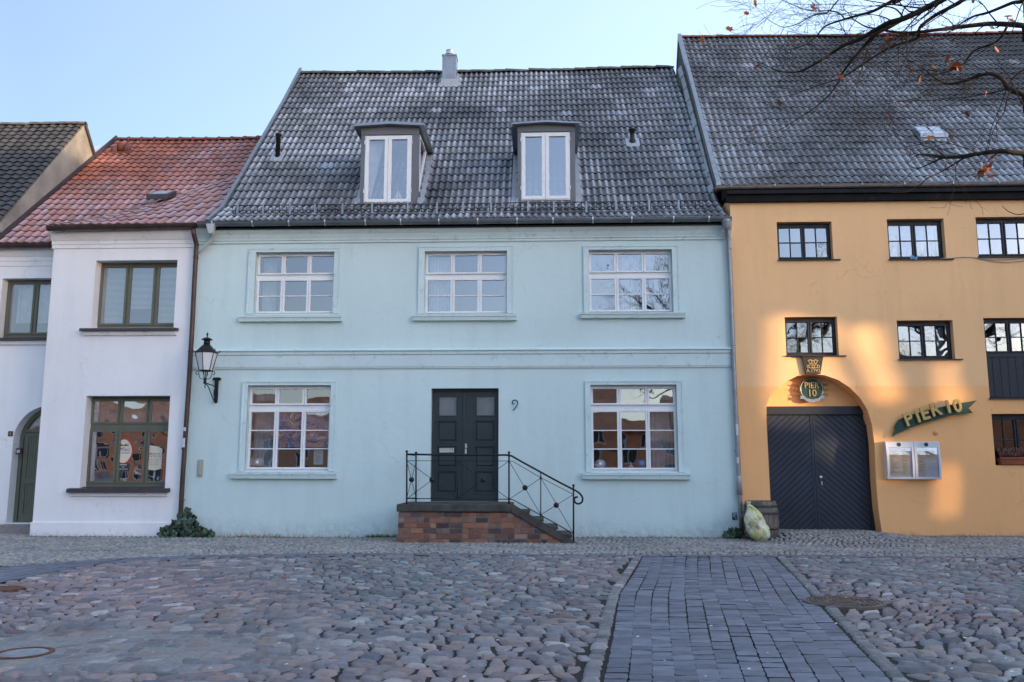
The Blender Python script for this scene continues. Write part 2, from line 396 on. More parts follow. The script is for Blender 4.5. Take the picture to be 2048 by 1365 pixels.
def gutter(parent, x0, x1, Y, Z, r, m, mb2=None, brk=None, step=.9, name='gutter', z1=None):
    z1 = Z if z1 is None else z1
    mb = MB()
    A = [math.pi+math.pi*q/10 for q in range(11)]
    o = [(Y+r*math.cos(a), r*math.sin(a)) for a in A]; i = [(Y+(r-.008)*math.cos(a), (r-.008)*math.sin(a)) for a in A[::-1]]
    lip = [(Y-r-.012*math.cos(q*.8), .012*math.sin(q*.8)) for q in range(8)]
    loop = o+i
    n = len(loop); vs = [(x0, p[0], Z+p[1]) for p in loop]+[(x1, p[0], z1+p[1]) for p in loop]
    fs = [(k_, (k_+1) % n, (k_+1) % n+n, k_+n) for k_ in range(n)]
    mb.add(vs, fs, None, False)
    mb.add([(x0, Y+r*math.cos(a), Z+r*math.sin(a)) for a in A], [tuple(range(11))]); mb.add([(x1, Y+r*math.cos(a), z1+r*math.sin(a)) for a in A], [tuple(range(11))])
    mb.tube([(x0, Y-r, Z+.004), (x1, Y-r, z1+.004)], .012, 6)
    g = part(name, mb, m, parent)
    if brk:
        x = x0+.35; rg = random.Random(int(abs(x0)*10))
        while x < x1-.1:
            f = (x-x0)/(x1-x0); zz = Z+(z1-Z)*f
            b = MB(); pts = [(Y+(r+.006)*math.cos(a), zz+(r+.006)*math.sin(a)) for a in A]
            for (a, c) in zip(pts, pts[1:]):
                b.hexa([(x-.014, a[0], a[1]-.004), (x+.014, a[0], a[1]-.004), (x+.014, c[0], c[1]-.004), (x-.014, c[0], c[1]-.004),
                        (x-.014, a[0], a[1]+.004), (x+.014, a[0], a[1]+.004), (x+.014, c[0], c[1]+.004), (x-.014, c[0], c[1]+.004)])
            b.box(x-.014, x+.014, Y-r-.016, Y-r-.006, zz-.03, zz+.022)
            x += step*rg.uniform(.9, 1.1); part('gutter_bracket', b, brk, g)
    return g

# ------------------------------------------------------------------ windows
def rect(px, Y):
    x0, y0, x1, y1 = px; xm = (x0+x1)/2; ym = (y0+y1)/2
    return (onY(x0, ym, Y).x, onY(xm, y1, Y).z, onY(x1, ym, Y).x, onY(xm, y0, Y).z)   # X0,Z0,X1,Z1
def loop(r): return [(r[0], r[1]), (r[2], r[1]), (r[2], r[3]), (r[0], r[3])]
def inset(r, a, b=None): b = a if b is None else b; return (r[0]+a, r[1]+b, r[2]-a, r[3]-b)
wrng = random.Random(5)
def window(parent, r, Y, cells, mfr, mgl, fw=.03, sw=.042, drip=True, tilt=.35, label=None, name='window', ext_d=.07, mun=.022):
    """r: opening; Y: face of the frame; cells in fractions of the opening"""
    W = r[2]-r[0]; H = r[3]-r[1]; f = MB(); g = MB()
    cr = []
    for c in cells: cr.append((r[0]+c[0]*W, r[1]+c[1]*H, r[0]+c[2]*W, r[1]+c[3]*H))
    f.ext([loop(r)]+[loop(inset(c, .02)) for c in cr], Y, Y+ext_d)
    for c, cc in zip(cells, cr):
        mz = c[4] if len(c) > 4 else []; mx = c[5] if len(c) > 5 else []
        o = inset(cc, .006); i = inset(cc, .006+sw)
        f.ext([loop(o), loop(i)], Y-.018, Y+.045)
        w = i[2]-i[0]; h = i[3]-i[1]
        for q in mz: f.box(i[0], i[2], Y-.010, Y+.034, i[1]+q*h-mun/2, i[1]+q*h+mun/2)
        for q in mx: f.box(i[0]+q*w-mun/2, i[0]+q*w+mun/2, Y-.0085, Y+.032, i[1], i[3])
        if drip: f.box(o[0]+.005, o[2]-.005, Y-.040, Y-.016, o[1]+.004, o[1]+.030)
        xs = [0]+list(mx)+[1]; zs = [0]+list(mz)+[1]
        for a, b in zip(xs, xs[1:]):
            for c_, d_ in zip(zs, zs[1:]):
                tx = math.tan(R(wrng.gauss(0, tilt))); tz = math.tan(R(wrng.gauss(0, tilt)))
                X0, X1, Z0, Z1 = i[0]+a*w, i[0]+b*w, i[1]+c_*h, i[1]+d_*h; xm = (X0+X1)/2; zm = (Z0+Z1)/2
                g.quad(*[(x, Y+.018+(x-xm)*tx+(z-zm)*tz, z) for (x, z) in ((X0, Z0), (X1, Z0), (X1, Z1), (X0, Z1))])
    wn = part(name, f, mfr, parent, bevel=.004, label=label)
    part('pane', g, mgl, wn)
    return wn
def curtain(parent, x0, x1, z0, z1, Y, m='curtain', waves=7, amp=.025, name='curtain'):
    mb = MB(True); n = waves*8; vs = []
    for i in range(n+1):
        x = x0+(x1-x0)*i/n; y = Y+amp*math.sin(i/8*2*math.pi)+.01*math.sin(i*.9)
        vs += [(x, y, z0), (x, y*1+.0, z1)]
    mb.add(vs, [(2*i, 2*i+2, 2*i+3, 2*i+1) for i in range(n)]); return part(name, mb, M[m], parent)
def surround(parent, r, o, Y, m, prot=.03, name='window_surround'):
    mb = MB()     # r opening, o outer; three sides
    mb.ext([[(o[0], r[1]), (r[0], r[1]), (r[0], r[3]), (r[2], r[3]), (r[2], r[1]), (o[2], r[1]), (o[2], o[3]), (o[0], o[3])]], Y-prot, Y+.02)
    mb.ext([[(o[0]-.012, r[1]), (o[0]+.014, r[1]), (o[0]+.014, o[3]-.014), (o[2]-.014, o[3]-.014), (o[2]-.014, r[1]), (o[2]+.012, r[1]), (o[2]+.012, o[3]+.012), (o[0]-.012, o[3]+.012)]], Y-prot-.012, Y-prot+.003)
    return part(name, mb, m, parent, bevel=.004)
def sill(parent, x0, x1, z0, z1, Y, m, depth=.13, name='window_sill', back=.12, m2=None):
    mb = MB(); h = z1-z0
    p = [(Y+back, z1+.012), (Y-depth, z1-.008), (Y-depth, z1-.38*h), (Y-depth+.022, z1-.42*h), (Y-depth+.022, z1-.55*h), (Y-depth+.035, z0), (Y+.01, z0), (Y+back, z0+.01)]
    mb.ext([p], x0, x1, 'x'); return part(name, mb, m, parent, bevel=.005)
def shell(parent, m, x0, x1, Y0, loops, zt, ridge, Yb, zb, th=.34, t2=.3, g0=None, g1=None):
    mb = MB(); mb.ext(loops, Y0, Y0+th)
    gab = [(Y0+th, -.4), (Yb, -.4), (Yb, zb), (ridge[0], ridge[1]-.12), (Y0+th, zt)]
    mb.ext([gab], g0 or x0, (g0 or x0)+t2, 'x'); mb.ext([gab], (g1 or x1)-t2, g1 or x1, 'x')
    mb.box(x0+t2, x1-t2, Yb-t2, Yb, -.4, zb)
    return part('wall', mb, m, parent)

# ================================================================== BLUE HOUSE
YE = D-.24
pe = onY(415, 446, YE); XBL = pe.x; ZE = pe.z
pr = onX(601, 150, XBL); XBR = onY(1452, 436, YE).x+.05
YR, ZR = pr.y, pr.z
WXL = onY(379, 730, D).x; WXR = onY(1473, 760, D).x
print('blue', WXL, WXR, XBL, XBR, ZE, YR, ZR)
blue = thing('blue_house', 'pale blue two storey house with grey tiled roof and two dormers', 'house', ((WXL+WXR)/2, D, 0))
kick = 1.15; ka = R(34)
prof = poly_prof([(YE, ZE), (YE+kick*math.cos(ka), ZE+kick*math.sin(ka)), (YR, ZR)], sag=.05, xl=XBL, xr=XBR, wav=.035, seed=2)
nr = 25
snow = set()
rs = random.Random(4)
for px_, py_ in ((505+400*0, 0),): pass
for (px_, py_) in ((703,181),(811,181),(1051,181),(1182,181),(1291,181),(614,224),(748,224),(870,224),(1003,226),(1117,226),(1236,226),(643,330)):
    h = hit_prof(px_, py_, prof); pc = (XBR-XBL)/int(round((XBR-XBL)/.155))
    snow.add((int(h[3]*nr), int((h[0]-XBL)/(2*pc))))
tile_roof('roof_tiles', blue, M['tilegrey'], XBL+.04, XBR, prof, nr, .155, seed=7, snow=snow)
zt = ZE-.02
W = {}
up3 = [(.005,.02,.335,.585,[.5]), (.335,.02,.665,.585,[.5]), (.665,.02,.995,.585,[.5]), (.005,.645,.335,.985), (.335,.645,.665,.985), (.665,.645,.995,.985)]
lo3 = [(.005,.02,.335,.715,[1/3,2/3]), (.335,.02,.665,.715,[1/3,2/3]), (.665,.02,.995,.715,[1/3,2/3]), (.005,.765,.335,.985), (.335,.765,.665,.985), (.665,.765,.995,.985)]
BW = [((510,505,668,628), (497,498,679,628), (479,683,629,641), up3), ((849,503,1014,628), (838,494,1026,628), (826,1033,629,641), up3), ((1178,500,1345,625), (1168,493,1357,625), (1161,1371,627,638), up3),
      ((493,771,660,943), (483,764,671,943), (461,673,945,958), lo3), ((1182,770,1355,944), (1172,763,1366,944), (1165,1380,946,959), lo3)]
rd = rect((861,777,997,1004), D)
holes = [rect(b[0], D) for b in BW]+[rd]
outer = [(WXL, -.4), (WXR, -.4), (WXR, zt), (WXL, zt)]
shell(blue, M['blue'], WXL, WXR, D, [outer]+[loop(h) for h in holes], zt, (YR, ZR), 2*YR-D, zt, g0=XBL+.06, g1=XBR-.1)
wcur = [[(.02,.2)], [(.03,.28)], [(.40,.62),(.8,1)], [(.02,.33)], [(.66,.98)]]
for i, b in enumerate(BW):
    r = rect(b[0], D); o = rect(b[1], D)
    surround(blue, r, o, D, M['bluetrim'])
    s0 = onY(b[2][0], b[2][2], D-.1).x; s1 = onY(b[2][1], b[2][2], D-.1).x
    sill(blue, s0, s1, onY(900, b[2][3], D-.1).z, onY(900, b[2][2], D-.1).z, D, M['bluetrim'])
    w = window(blue, r, D+.13, b[3], M['wframe'], M['glass'])
    for (a, c) in wcur[i]:
        curtain(w, r[0]+a*(r[2]-r[0]), r[0]+c*(r[2]-r[0]), r[1]+.02, r[3]-.05, D+.42)
# inner rooms behind the windows
mb = MB(); mb.box(WXL+.35, WXR-.35, D+2.6, D+2.7, -.3, ZE-.1); mb.box(WXL+.35, WXR-.35, D+.36, D+2.6, 2.88, 2.98); mb.box(WXL+.35, WXR-.35, D+.36, D+2.6, .38, .44)
for xx in (onY(770,700,D).x, onY(1090,700,D).x): mb.box(xx-.06, xx+.06, D+.36, D+2.6, -.3, ZE-.15)
part('inner_wall', mb, M['room'], blue)
# cornice and floor band
def mould(parent, name, pts, x0, x1, m, x0px=None):
    mb = MB(); mb.ext([pts], x0, x1, 'x'); return part(name, mb, m, parent, bevel=.004)
z = lambda y: onY(950, y, D).z
ct = ZE-.03
mould(blue, 'cornice', [(D+.02, z(484)), (D-.035, z(484)), (D-.035, z(480)), (D-.055, z(479)), (D-.06, z(476)), (D-.10, z(468)), (D-.17, z(461)), (D-.20, z(457)), (D-.20, ZE-.055), (D+.02, ZE-.055)], WXL+.02, WXR-.01, M['bluetrim'])
mould(blue, 'string_course', [(D+.02, z(737)), (D-.03, z(737)), (D-.035, z(734)), (D-.045, z(733.5)), (D-.045, z(710)), (D-.07, z(709)), (D-.075, z(704)), (D-.105, z(702)), (D-.105, z(701)), (D+.02, z(695.5))], WXL+.02, WXR-.02, M['bluetrim'])
gz = onY(950, 441, YE-.06).z
gutter(blue, onY(396,450,YE-.06).x, onY(1462,436,YE-.06).x, YE-.06, gz, .085, M['zincdark'], brk=M['galv'], step=.86)
# ridge
mb = MB(); ridge_tiles(mb, XBL+.03, XBR, YR, lambda x: prof(x, 1)[1]+.035, r=.12, L=.36, jit=.018); part('ridge_tiles', mb, M['ridgeg'], blue)
# roof body below the tiles and back slope
Yb = 2*YR-D
mb = MB(); mb.ext([[(YE+.04, ZE-.05), (YE+kick*math.cos(ka), ZE+kick*math.sin(ka)-.07), (YR, ZR-.09), (Yb+.3, ZE-.25), (Yb+.3, ZE-.45), (YR, ZR-.3), (YE+kick*math.cos(ka), ZE+kick*math.sin(ka)-.22), (YE+.04, ZE-.16)]], XBL+.03, XBR-.02, 'x')
part('roof_deck', mb, M['tilegrey3'], blue)
# verge board, left
mb = MB(); pr_ = lambda t, o: (prof(XBL, t)[0]-.72*o, prof(XBL, t)[1]+.70*o)
up_ = [pr_(t, .085) for t in (0, .06, .11, .3, .5, .75, 1)]; dn_ = [pr_(t, -.12) for t in (1, .75, .5, .3, .11, .06, 0)]
up_[-1] = (YR, ZR+.24)
mb.ext([up_+dn_], XBL-.05, XBL+.035, 'x'); part('verge_board', mb, M['zinc'], blue)
# chimney
def on_roof(px_, py_): 
    h = hit_prof(px_, py_, prof); return Vector((h[0], h[1], h[2]))
c = on_roof(897, 172); 
p0 = onY(884, 170, c.y); p1 = onY(912, 170, c.y); pt = onY(898, 109, c.y)
mb = MB(); mb.box(p0.x, p1.x, c.y, c.y+.42, c.z-.1, pt.z); mb.box(p0.x-.015, p1.x+.015, c.y-.015, c.y+.435, pt.z-.05, pt.z)
for sx in (p0.x+.03, p1.x-.045): mb.box(sx, sx+.015, c.y-.008, c.y, c.z, pt.z-.05)
ch = part('chimney', mb, M['zinc'], blue, bevel=.006)
cx = (p0.x+p1.x)/2
mb = MB(True); mb.lathe([(.15,0),(.15,.05),(.17,.06),(.17,.09),(.12,.13),(.12,.19),(.13,.20),(.13,.22),(.10,.22)], (cx, c.y+.2, pt.z-.005)); part('flue_pipe', mb, M['galv'], ch)
mb = MB()
t0 = c.y-.14
def roofz(y):
    t = 0
    ys = [prof(0, q/400) for q in range(401)]
    return min(ys, key=lambda a: abs(a[0]-y))[1]
mb.hexa([(p0.x-.1, t0, roofz(t0)+.03), (p1.x+.1, t0, roofz(t0)+.03), (p1.x+.1, c.y+.5, roofz(c.y+.5)+.03), (p0.x-.1, c.y+.5, roofz(c.y+.5)+.03),
         (p0.x-.1, t0, roofz(t0)+.07), (p1.x+.1, t0, roofz(t0)+.07), (p1.x+.1, c.y+.5, roofz(c.y+.5)+.07), (p0.x-.1, c.y+.5, roofz(c.y+.5)+.07)])
mb.hexa([(p0.x-.03, c.y-.03, c.z-.05), (p1.x+.03, c.y-.03, c.z-.05), (p1.x+.03, c.y+.45, c.z+.3), (p0.x-.03, c.y+.45, c.z+.3),
         (p0.x-.03, c.y-.03, c.z+.20), (p1.x+.03, c.y-.03, c.z+.20), (p1.x+.03, c.y+.45, c.z+.62), (p0.x-.03, c.y+.45, c.z+.62)])
part('flashing', mb, M['zincpale'], ch)
# vent pipes
c = on_roof(555, 319); ht = (onY(555, 268, c.y).z-c.z)
mb = MB(True); mb.lathe([(.06,-.1),(.06,ht-.06),(.085,ht-.05),(.085,ht-.01),(.075,ht)], c, 16); v = part('vent_pipe', mb, M['iron'], blue)
mb = MB(); mb.hexa([(c.x-.16, c.y-.16, c.z-.12), (c.x+.16, c.y-.16, c.z-.12), (c.x+.16, c.y+.14, c.z+.21), (c.x-.16, c.y+.14, c.z+.21), (c.x-.16, c.y-.16, c.z-.08), (c.x+.16, c.y-.16, c.z-.08), (c.x+.16, c.y+.14, c.z+.25), (c.x-.16, c.y+.14, c.z+.25)]); part('flashing', mb, M['zincpale'], v)
c = on_roof(1265, 289); 
mb = MB(True); mb.lathe([(.09,-.08),(.10,.05),(.075,.13),(.06,.16),(.06,.36),(.10,.37),(.105,.41),(.09,.42)], c, 16); v = part('vent_pipe', mb, M['iron'], blue, label='short round vent pipe with a bulb at its foot')
mb = MB(); mb.hexa([(c.x-.18, c.y-.16, c.z-.12), (c.x+.18, c.y-.16, c.z-.12), (c.x+.18, c.y+.1, c.z+.17), (c.x-.18, c.y+.1, c.z+.17), (c.x-.18, c.y-.16, c.z-.08), (c.x+.18, c.y-.16, c.z-.08), (c.x+.18, c.y+.1, c.z+.21), (c.x-.18, c.y+.1, c.z+.21)]); part('flashing', mb, M['zincpale'], v)
# dormers
def dormer(fr, clad, cap, swin):
    b = on_roof((fr[0]+fr[2])/2, 409); Yd = b.y-.02
    X0 = onY(clad[0], 340, Yd).x; X1 = onY(clad[1], 340, Yd).x; Zb = b.z-.05
    Zt = onY(fr[0], fr[1]-20, Yd).z
    r = (onY(fr[0], 340, Yd).x, onY(800, fr[3], Yd).z, onY(fr[2], 340, Yd).x, onY(800, fr[1], Yd).z)
    tc = 1.6
    yback = Yd+ (Zt-Zb)/1.10+.1
    mb = MB()
    mb.ext([[(X0, Zb), (X1, Zb), (X1, Zt), ((X0+X1)/2, Zt+.03), (X0, Zt)], loop(inset(r, .01))], Yd, Yd+.08)
    cheek = [(Yd+.08, Zb-.1), (Yd+.08, Zt), (yback, Zt), (yback, Zt-.15)]
    side = MB()
    mb.ext([cheek], X0, X0+.06, 'x')
    if swin:
        h = [(Yd+.22, Zb+.42), (Yd+.22, Zt-.16), (Yd+.22+(Zt-Zb-.60)*.80, Zt-.16)]
        mb.ext([cheek, h], X1-.06, X1, 'x')
        side.ext([h, [(h[0][0]+.06, h[0][1]+.14), (h[1][0]+.06, h[1][1]-.05), (h[2][0]-.13, h[2][1]-.05)]], X1-.04, X1+.012, 'x')
    else: mb.ext([cheek], X1-.06, X1, 'x')
    # vertical trim boards beside the window
    mb.box(X0-.008, r[0]-.004, Yd-.022, Yd-.002, Zb, r[3]+.02); mb.box(r[2]+.004, X1+.008, Yd-.022, Yd-.002, Zb, r[3]+.02)
    mb.box(X0-.012, X1+.012, Yd-.03, Yd-.001, r[3]+.022, Zt-.01)
    d = part('dormer', mb, M['slate'], blue, bevel=.005)
    if swin:
        part('side_window', side, M['wframe'], d)
        g = MB(); g.add([(X1-.015, h[0][0]+.03, h[0][1]+.07), (X1-.015, h[1][0]+.03, h[1][1]-.02), (X1-.015, h[2][0]-.06, h[2][1]-.02)], [(0,1,2)]); part('side_pane', g, M['glass'], d)
    # cap roof with shallow gable and thick fascia, falling slightly to the front
    Xc0 = onY(cap[0], cap[1]+5, Yd-.12).x; Xc1 = onY(cap[2], cap[1]+5, Yd-.12).x; z0 = Zt+.0; zt_ = onY((cap[0]+cap[2])/2, cap[1]-1, Yd-.12).z
    mb = MB(); xm = (Xc0+Xc1)/2; hh = zt_-z0-.05
    pts = [(Xc0, z0), (Xc0+.03, z0-.0), (xm, z0+.05), (Xc1-.03, z0), (Xc1, z0), (Xc1, z0+hh), (xm, z0+hh+.05), (Xc0, z0+hh)]
    mb.ext([pts], Yd-.14, Yd+2.2)
    mb.box(Xc0-.01, Xc0+.02, Yd-.16, Yd+2.0, z0-.10, z0+hh*.8); mb.box(Xc1-.02, Xc1+.01, Yd-.16, Yd+2.0, z0-.10, z0+hh*.8)
    pts2 = [(Xc0-.02, z0+hh+.002), (xm, z0+hh+.052), (Xc1+.02, z0+hh+.002), (Xc1+.02, z0+hh+.028), (xm, z0+hh+.078), (Xc0-.02, z0+hh+.028)]
    part('dormer_roof', mb, M['zinc'], d, bevel=.004)
    m2 = MB(); m2.ext([pts2], Yd-.18, Yd+2.2); part('dormer_roof_sheet', m2, M['zinc'], d)
    # lead aprons along the cheeks
    for (xa, xb) in ((X0-.16, X0+.01), (X1-.01, X1+.16)):
        ya = Yd-.05; yb_ = yback-.15; fl = MB(); xx = xa+.11 if xa < X0-.1 else xb-.16
        fl.hexa([(xa, ya, roofz(ya)+.02), (xb, ya, roofz(ya)+.02), (xb, yb_, roofz(yb_)+.02), (xa, yb_, roofz(yb_)+.02), (xa, ya, roofz(ya)+.075), (xb, ya, roofz(ya)+.085), (xb, yb_, roofz(yb_)+.085), (xa, yb_, roofz(yb_)+.075)])
        fl.hexa([(xx, Yd-.06, Zb-.02), (xx+.05, Yd-.06, Zb-.02), (xx+.05, Yd-.01, Zb-.02), (xx, Yd-.01, Zb-.02), (xx, Yd-.06, Zb+.10), (xx+.05, Yd-.06, Zb+.2), (xx+.05, Yd-.01, Zb+.2), (xx, Yd-.01, Zb+.1)])
        part('flashing', fl, M['zincpale'], d)
    f = MB(); f.box(r[0], r[2], Yd+1.4, Yd+1.45, Zb, Zt); part('inner_wall', f, M['room'], d)
    w = MB(); wf = window_raw(d, r, Yd-.012, [(.0,.0,.5,1), (.5,.0,1,1)])
    return Yd, r, d
def window_raw(d, r, Y, cells):
    W_ = r[2]-r[0]; f = MB(); g = MB()
    f.ext([loop(r), loop(inset(r, .035)) ], Y, Y+.06)
    for (a, b) in ((0, .5), (.5, 1)):
        c = (r[0]+.02+a*(W_-.04), r[1]+.02, r[0]+.02+b*(W_-.04), r[3]-.02)
        i = inset(c, .085, .08); f.ext([loop(inset(c, .004)), loop(i)], Y-.022, Y+.04)
        tx = math.tan(R(wrng.gauss(0, .3)))
        g.quad(*[(x, Y+.02+(x-i[0])*tx, z) for (x, z) in ((i[0], i[1]), (i[2], i[1]), (i[2], i[3]), (i[0], i[3]))])
    for zz in (r[1]+.25, r[3]-.22):
        for xx in (r[0]-.012, r[2]-.006): f.box(xx, xx+.018, Y-.035, Y-.0, zz, zz+.09)
    o = part('window_frame', f, M['wframe'], d, bevel=.004); part('pane', g, M['glass'], d)
d1 = dormer((729,272,823,407), (722,836), (709,251,848,275), True)
d2 = dormer((1042,270,1140,404), (1036,1150), (1023,247,1160,272), False)
# a slanted curtain and toy boat in the left dormer
mb = MB(); r = d1[1]; Y_ = d1[0]+.16
mb.add([(r[0]+.06, Y_, r[1]+.08), (r[0]+.12, Y_, r[1]+.08), (r[0]+.42, Y_+.05, r[3]-.1), (r[0]+.06, Y_, r[3]-.1)], [(0,1,2,3)]); part('curtain', mb, M['curtain'], d1[2])
def toy_boat(x, y, z, s, label):
    t = thing('toy_sailboat', label, 'toy boat', (x, y, z))
    mb = MB(); mb.ext([[(x-.10*s, z+.05*s), (x-.07*s, z), (x+.08*s, z), (x+.11*s, z+.05*s)]], y-.02, y+.02); part('hull', mb, M['sail2'], t)
    mb = MB(); mb.ext([[(x-.01*s, z+.07*s), (x-.01*s, z+.34*s), (x-.10*s, z+.07*s)]], y-.004, y+.004); mb.ext([[(x+.01*s, z+.07*s), (x+.01*s, z+.27*s), (x+.09*s, z+.07*s)]], y-.004, y+.004); part('sail', mb, M['sail'], t)
M['sail'] = mat('cream_sail', (.72,.62,.52), .8, bump=0); M['sail2'] = mat('wood_hull', (.45,.27,.16), .6, bump=0)
p = onY(797, 396, d1[0]+.06); toy_boat(p.x, d1[0]+.07, r[1]+.10, .85, 'small toy sailboat with cream sails behind the left dormer pane')
# snow guard
P0 = prof(0, .048); P1 = (P0[0], P0[1])
zb = onY(900, 432, P0[0]).z; hz = onY(900, 412, P0[0]-.02).z
mb = MB(); xa = onY(466,420,P0[0]).x; xb = onY(1418,420,P0[0]).x; ya = P0[0]-.02
zA = P0[1]+.07; zB = zA+.19
rg = random.Random(8); nseg = 7
for s_ in range(nseg):
    x0 = xa+(xb-xa)*s_/nseg+.01; x1 = xa+(xb-xa)*(s_+1)/nseg-.03
    for zz in (zA+.01, zB): mb.tube([(x0, ya, zz), (x1, ya+.0, zz+rg.uniform(-.01, .01))], .012, 5)
    n_ = int((x1-x0)/.082)
    for q in range(n_+1):
        xx = x0+(x1-x0)*q/n_
        if q % 2: mb.tube([(xx-.02, ya, zA+.01), (xx-.02, ya, zB)], .009, 4)
        else:
            mb.tube([(xx-.02, ya, zA+.01), (xx-.02, ya, zB-.05)], .006, 4); mb.tube([(xx-.025, ya, zB-.05), (xx+.06, ya, zB-.05)], .005, 4)
sg = part('snow_guard', mb, M['rust2'] if 'rust2' in M else M['hoop'], blue)
x = xa+.12
while x < xb:
    mb = MB(); mb.box(x-.02, x+.02, ya-.02, ya+.008, zA-.16, zB+.02); mb.box(x-.012, x+.012, ya+.008, ya+.30, zA-.03, zA-.01); x += .71*rg.uniform(.8, 1.2)
    part('bracket', mb, M['zinc'], sg)
# downpipe on the right
def bend(parent, pts, r, m, name='downpipe', collars=None, cm=None):
    mb = MB(True); mb.tube(pts, r, 14); o = part(name, mb, m, parent)
    if collars:
        for (x, y, z_) in collars: c = MB(True); c.tube([(x, y, z_-.012), (x, y, z_+.012)], r+.007, 14); c.box(x-.01, x+.01, y, D+.01, z_-.01, z_+.01); part('pipe_collar', c, cm or m, o)
    return o
Yp = D-.09
px = lambda x_, y_, Y=Yp: onY(x_, y_, Y)
pts = [onY(1453,444,YE-.06), onY(1452,455,YE-.03), onY(1453,466,D-.16), onY(1456,482,Yp), onY(1461,560,Yp), onY(1467,720,Yp), onY(1472,830,Yp), onY(1477,940,Yp)]
xx = onY(1484,1070,Yp)
pts += [onY(1480,1000,Yp), Vector((xx.x, xx.y, -.05))]
cl = [tuple(onY(a, b, Yp)) for a, b in ((1458,497),(1466,691),(1474,902),(1478,985))]
dp = bend(blue, pts, .048, M['zinc'], collars=cl)
p = onY(1452,440,YE-.06); mb = MB(); mb.lathe([(.055,-.24),(.07,-.18),(.11,-.05),(.115,.0)], p, 12); part('hopper', mb, M['zinc'], dp)
p = onY(1478,960,Yp); mb = MB(True); mb.lathe([(.062,-.32),(.062,.05),(.052,.08)], p, 14); part('pipe_sleeve', mb, M['zincpale'], dp)
# pale connector on the left, from the gutter to the brown pipe
pa = onY(424,452,YE-.06); mb = MB(True)
mb.tube([pa+Vector((0,0,-.1)), onY(425,470,D-.16), onY(419,484,D-.13), onY(401,500,D-.13), onY(395,506,D-.12)], .042, 14)
cn = part('connecting_pipe', mb, M['galv'], blue)
mb = MB(); y0 = YE-.17; mb.hexa([(pa.x-.045, y0+.03, pa.z-.19), (pa.x+.045, y0+.03, pa.z-.19), (pa.x+.045, y0+.13, pa.z-.19), (pa.x-.045, y0+.13, pa.z-.19), (pa.x-.10, y0, pa.z+.02), (pa.x+.10, y0, pa.z+.02), (pa.x+.10, y0+.13, pa.z+.02), (pa.x-.10, y0+.13, pa.z+.02)]); part('hopper', mb, M['galv'], cn)
# door
def door_blue():
    r = rd; Y = D+.17; mb = MB(); W_ = r[2]-r[0]; H = r[3]-r[1]
    mb.ext([loop((r[0]-.02, r[1]-.02, r[2]+.02, r[3]+.02)), [(r[0]+.045, r[1]+.0), (r[2]-.045, r[1]+.0), (r[2]-.045, r[3]-.06), (r[0]+.045, r[3]-.06)]], Y, Y+.09)
    d = part('door', mb, M['door'], blue, bevel=.004)
    ipx = lambda x_: onY(x_, 890, Y).x
    iz = lambda y_: onY(929, y_, Y).z
    xm = ipx(927.5)
    for (x0, x1, gx) in ((r[0]+.045, xm-.004, (877, 913)), (xm+.004, r[2]-.045, (952.5, 989))):
        L = (x0, r[1]+.01, x1, r[3]-.065)
        gl = (ipx(gx[0]), iz(832), ipx(gx[1]), iz(793))
        pn = [(ipx(gx[0]-4), iz(b_), ipx(gx[1]+1.5), iz(a_)) for a_, b_ in ((841,885),(892,936),(942,987))]
        m = MB(); m.ext([loop(L), loop(gl)]+[loop(q) for q in pn], Y+.015, Y+.06)
        for q in pn:
            m.box(q[0]-.001, q[2]+.001, Y+.040, Y+.058, q[1]-.001, q[3]+.001)
            m.ext([loop((q[0]-.012, q[1]-.012, q[2]+.012, q[3]+.012)), loop(inset(q, .014))], Y+.004, Y+.03)
            i = inset(q, .04); m.hexa([(i[0], Y+.04, i[1]), (i[2], Y+.04, i[1]), (i[2], Y+.04, i[3]), (i[0], Y+.04, i[3]), (i[0]+.02, Y+.022, i[1]+.02), (i[2]-.02, Y+.022, i[1]+.02), (i[2]-.02, Y+.022, i[3]-.02), (i[0]+.02, Y+.022, i[3]-.02)])
        m.ext([loop((gl[0]-.014, gl[1]-.014, gl[2]+.014, gl[3]+.014)), loop(inset(gl, .008))], Y+.002, Y+.03)
        part('door_leaf', m, M['door'], d, bevel=.003)
        g = MB(); tl = wrng.gauss(0, .01); g.quad(*[(x_, Y+.03+(x_-gl[0])*tl, z_) for x_, z_ in loop(gl)]); part('door_pane', g, M['glass'], d)
        bk = MB(); bk.box(gl[0]-.03, gl[2]+.03, Y+.05, Y+.055, gl[1]-.03, gl[3]+.03); part('pane_curtain', bk, M['paper2'], d)
    m = MB(); m.box(xm-.028, xm+.028, Y-.008, Y+.014, r[1]+.02, r[3]-.08); m.box(r[0]+.05, r[2]-.05, Y-.012, Y+.014, r[1]+.0, r[1]+.05); part('cover_strip', m, M['door'], d, bevel=.006)
    m = MB(); p = onY(931.5, 898, Y-.02); m.box(p.x-.022, p.x+.022, Y-.02, Y-.008, p.z-.11, p.z+.11)
    m.lathe([(.012,0),(.012,-.05),(.028,-.055),(.03,-.075),(.02,-.09)], (p.x+.012, Y-.02, p.z+.03), 14, axis='y'); m.box(p.x-.006, p.x+.006, Y-.026, Y-.019, p.z-.085, p.z-.055); part('door_handle', m, M['steel'], d, bevel=.004)
    m = MB(); q = (ipx(879), iz(905.5), ipx(908), iz(896.5)); m.ext([loop(q), loop(inset(q, .022))], Y-.006, Y+.02); m.box(q[0]+.018, q[2]-.018, Y+.002, Y+.02, q[1]+.018, q[3]-.018); part('letter_slot', m, M['steel'], d, bevel=.002)
M['paper2'] = mat('door_net', (.62,.62,.60), .9, bump=0)
door_blue()
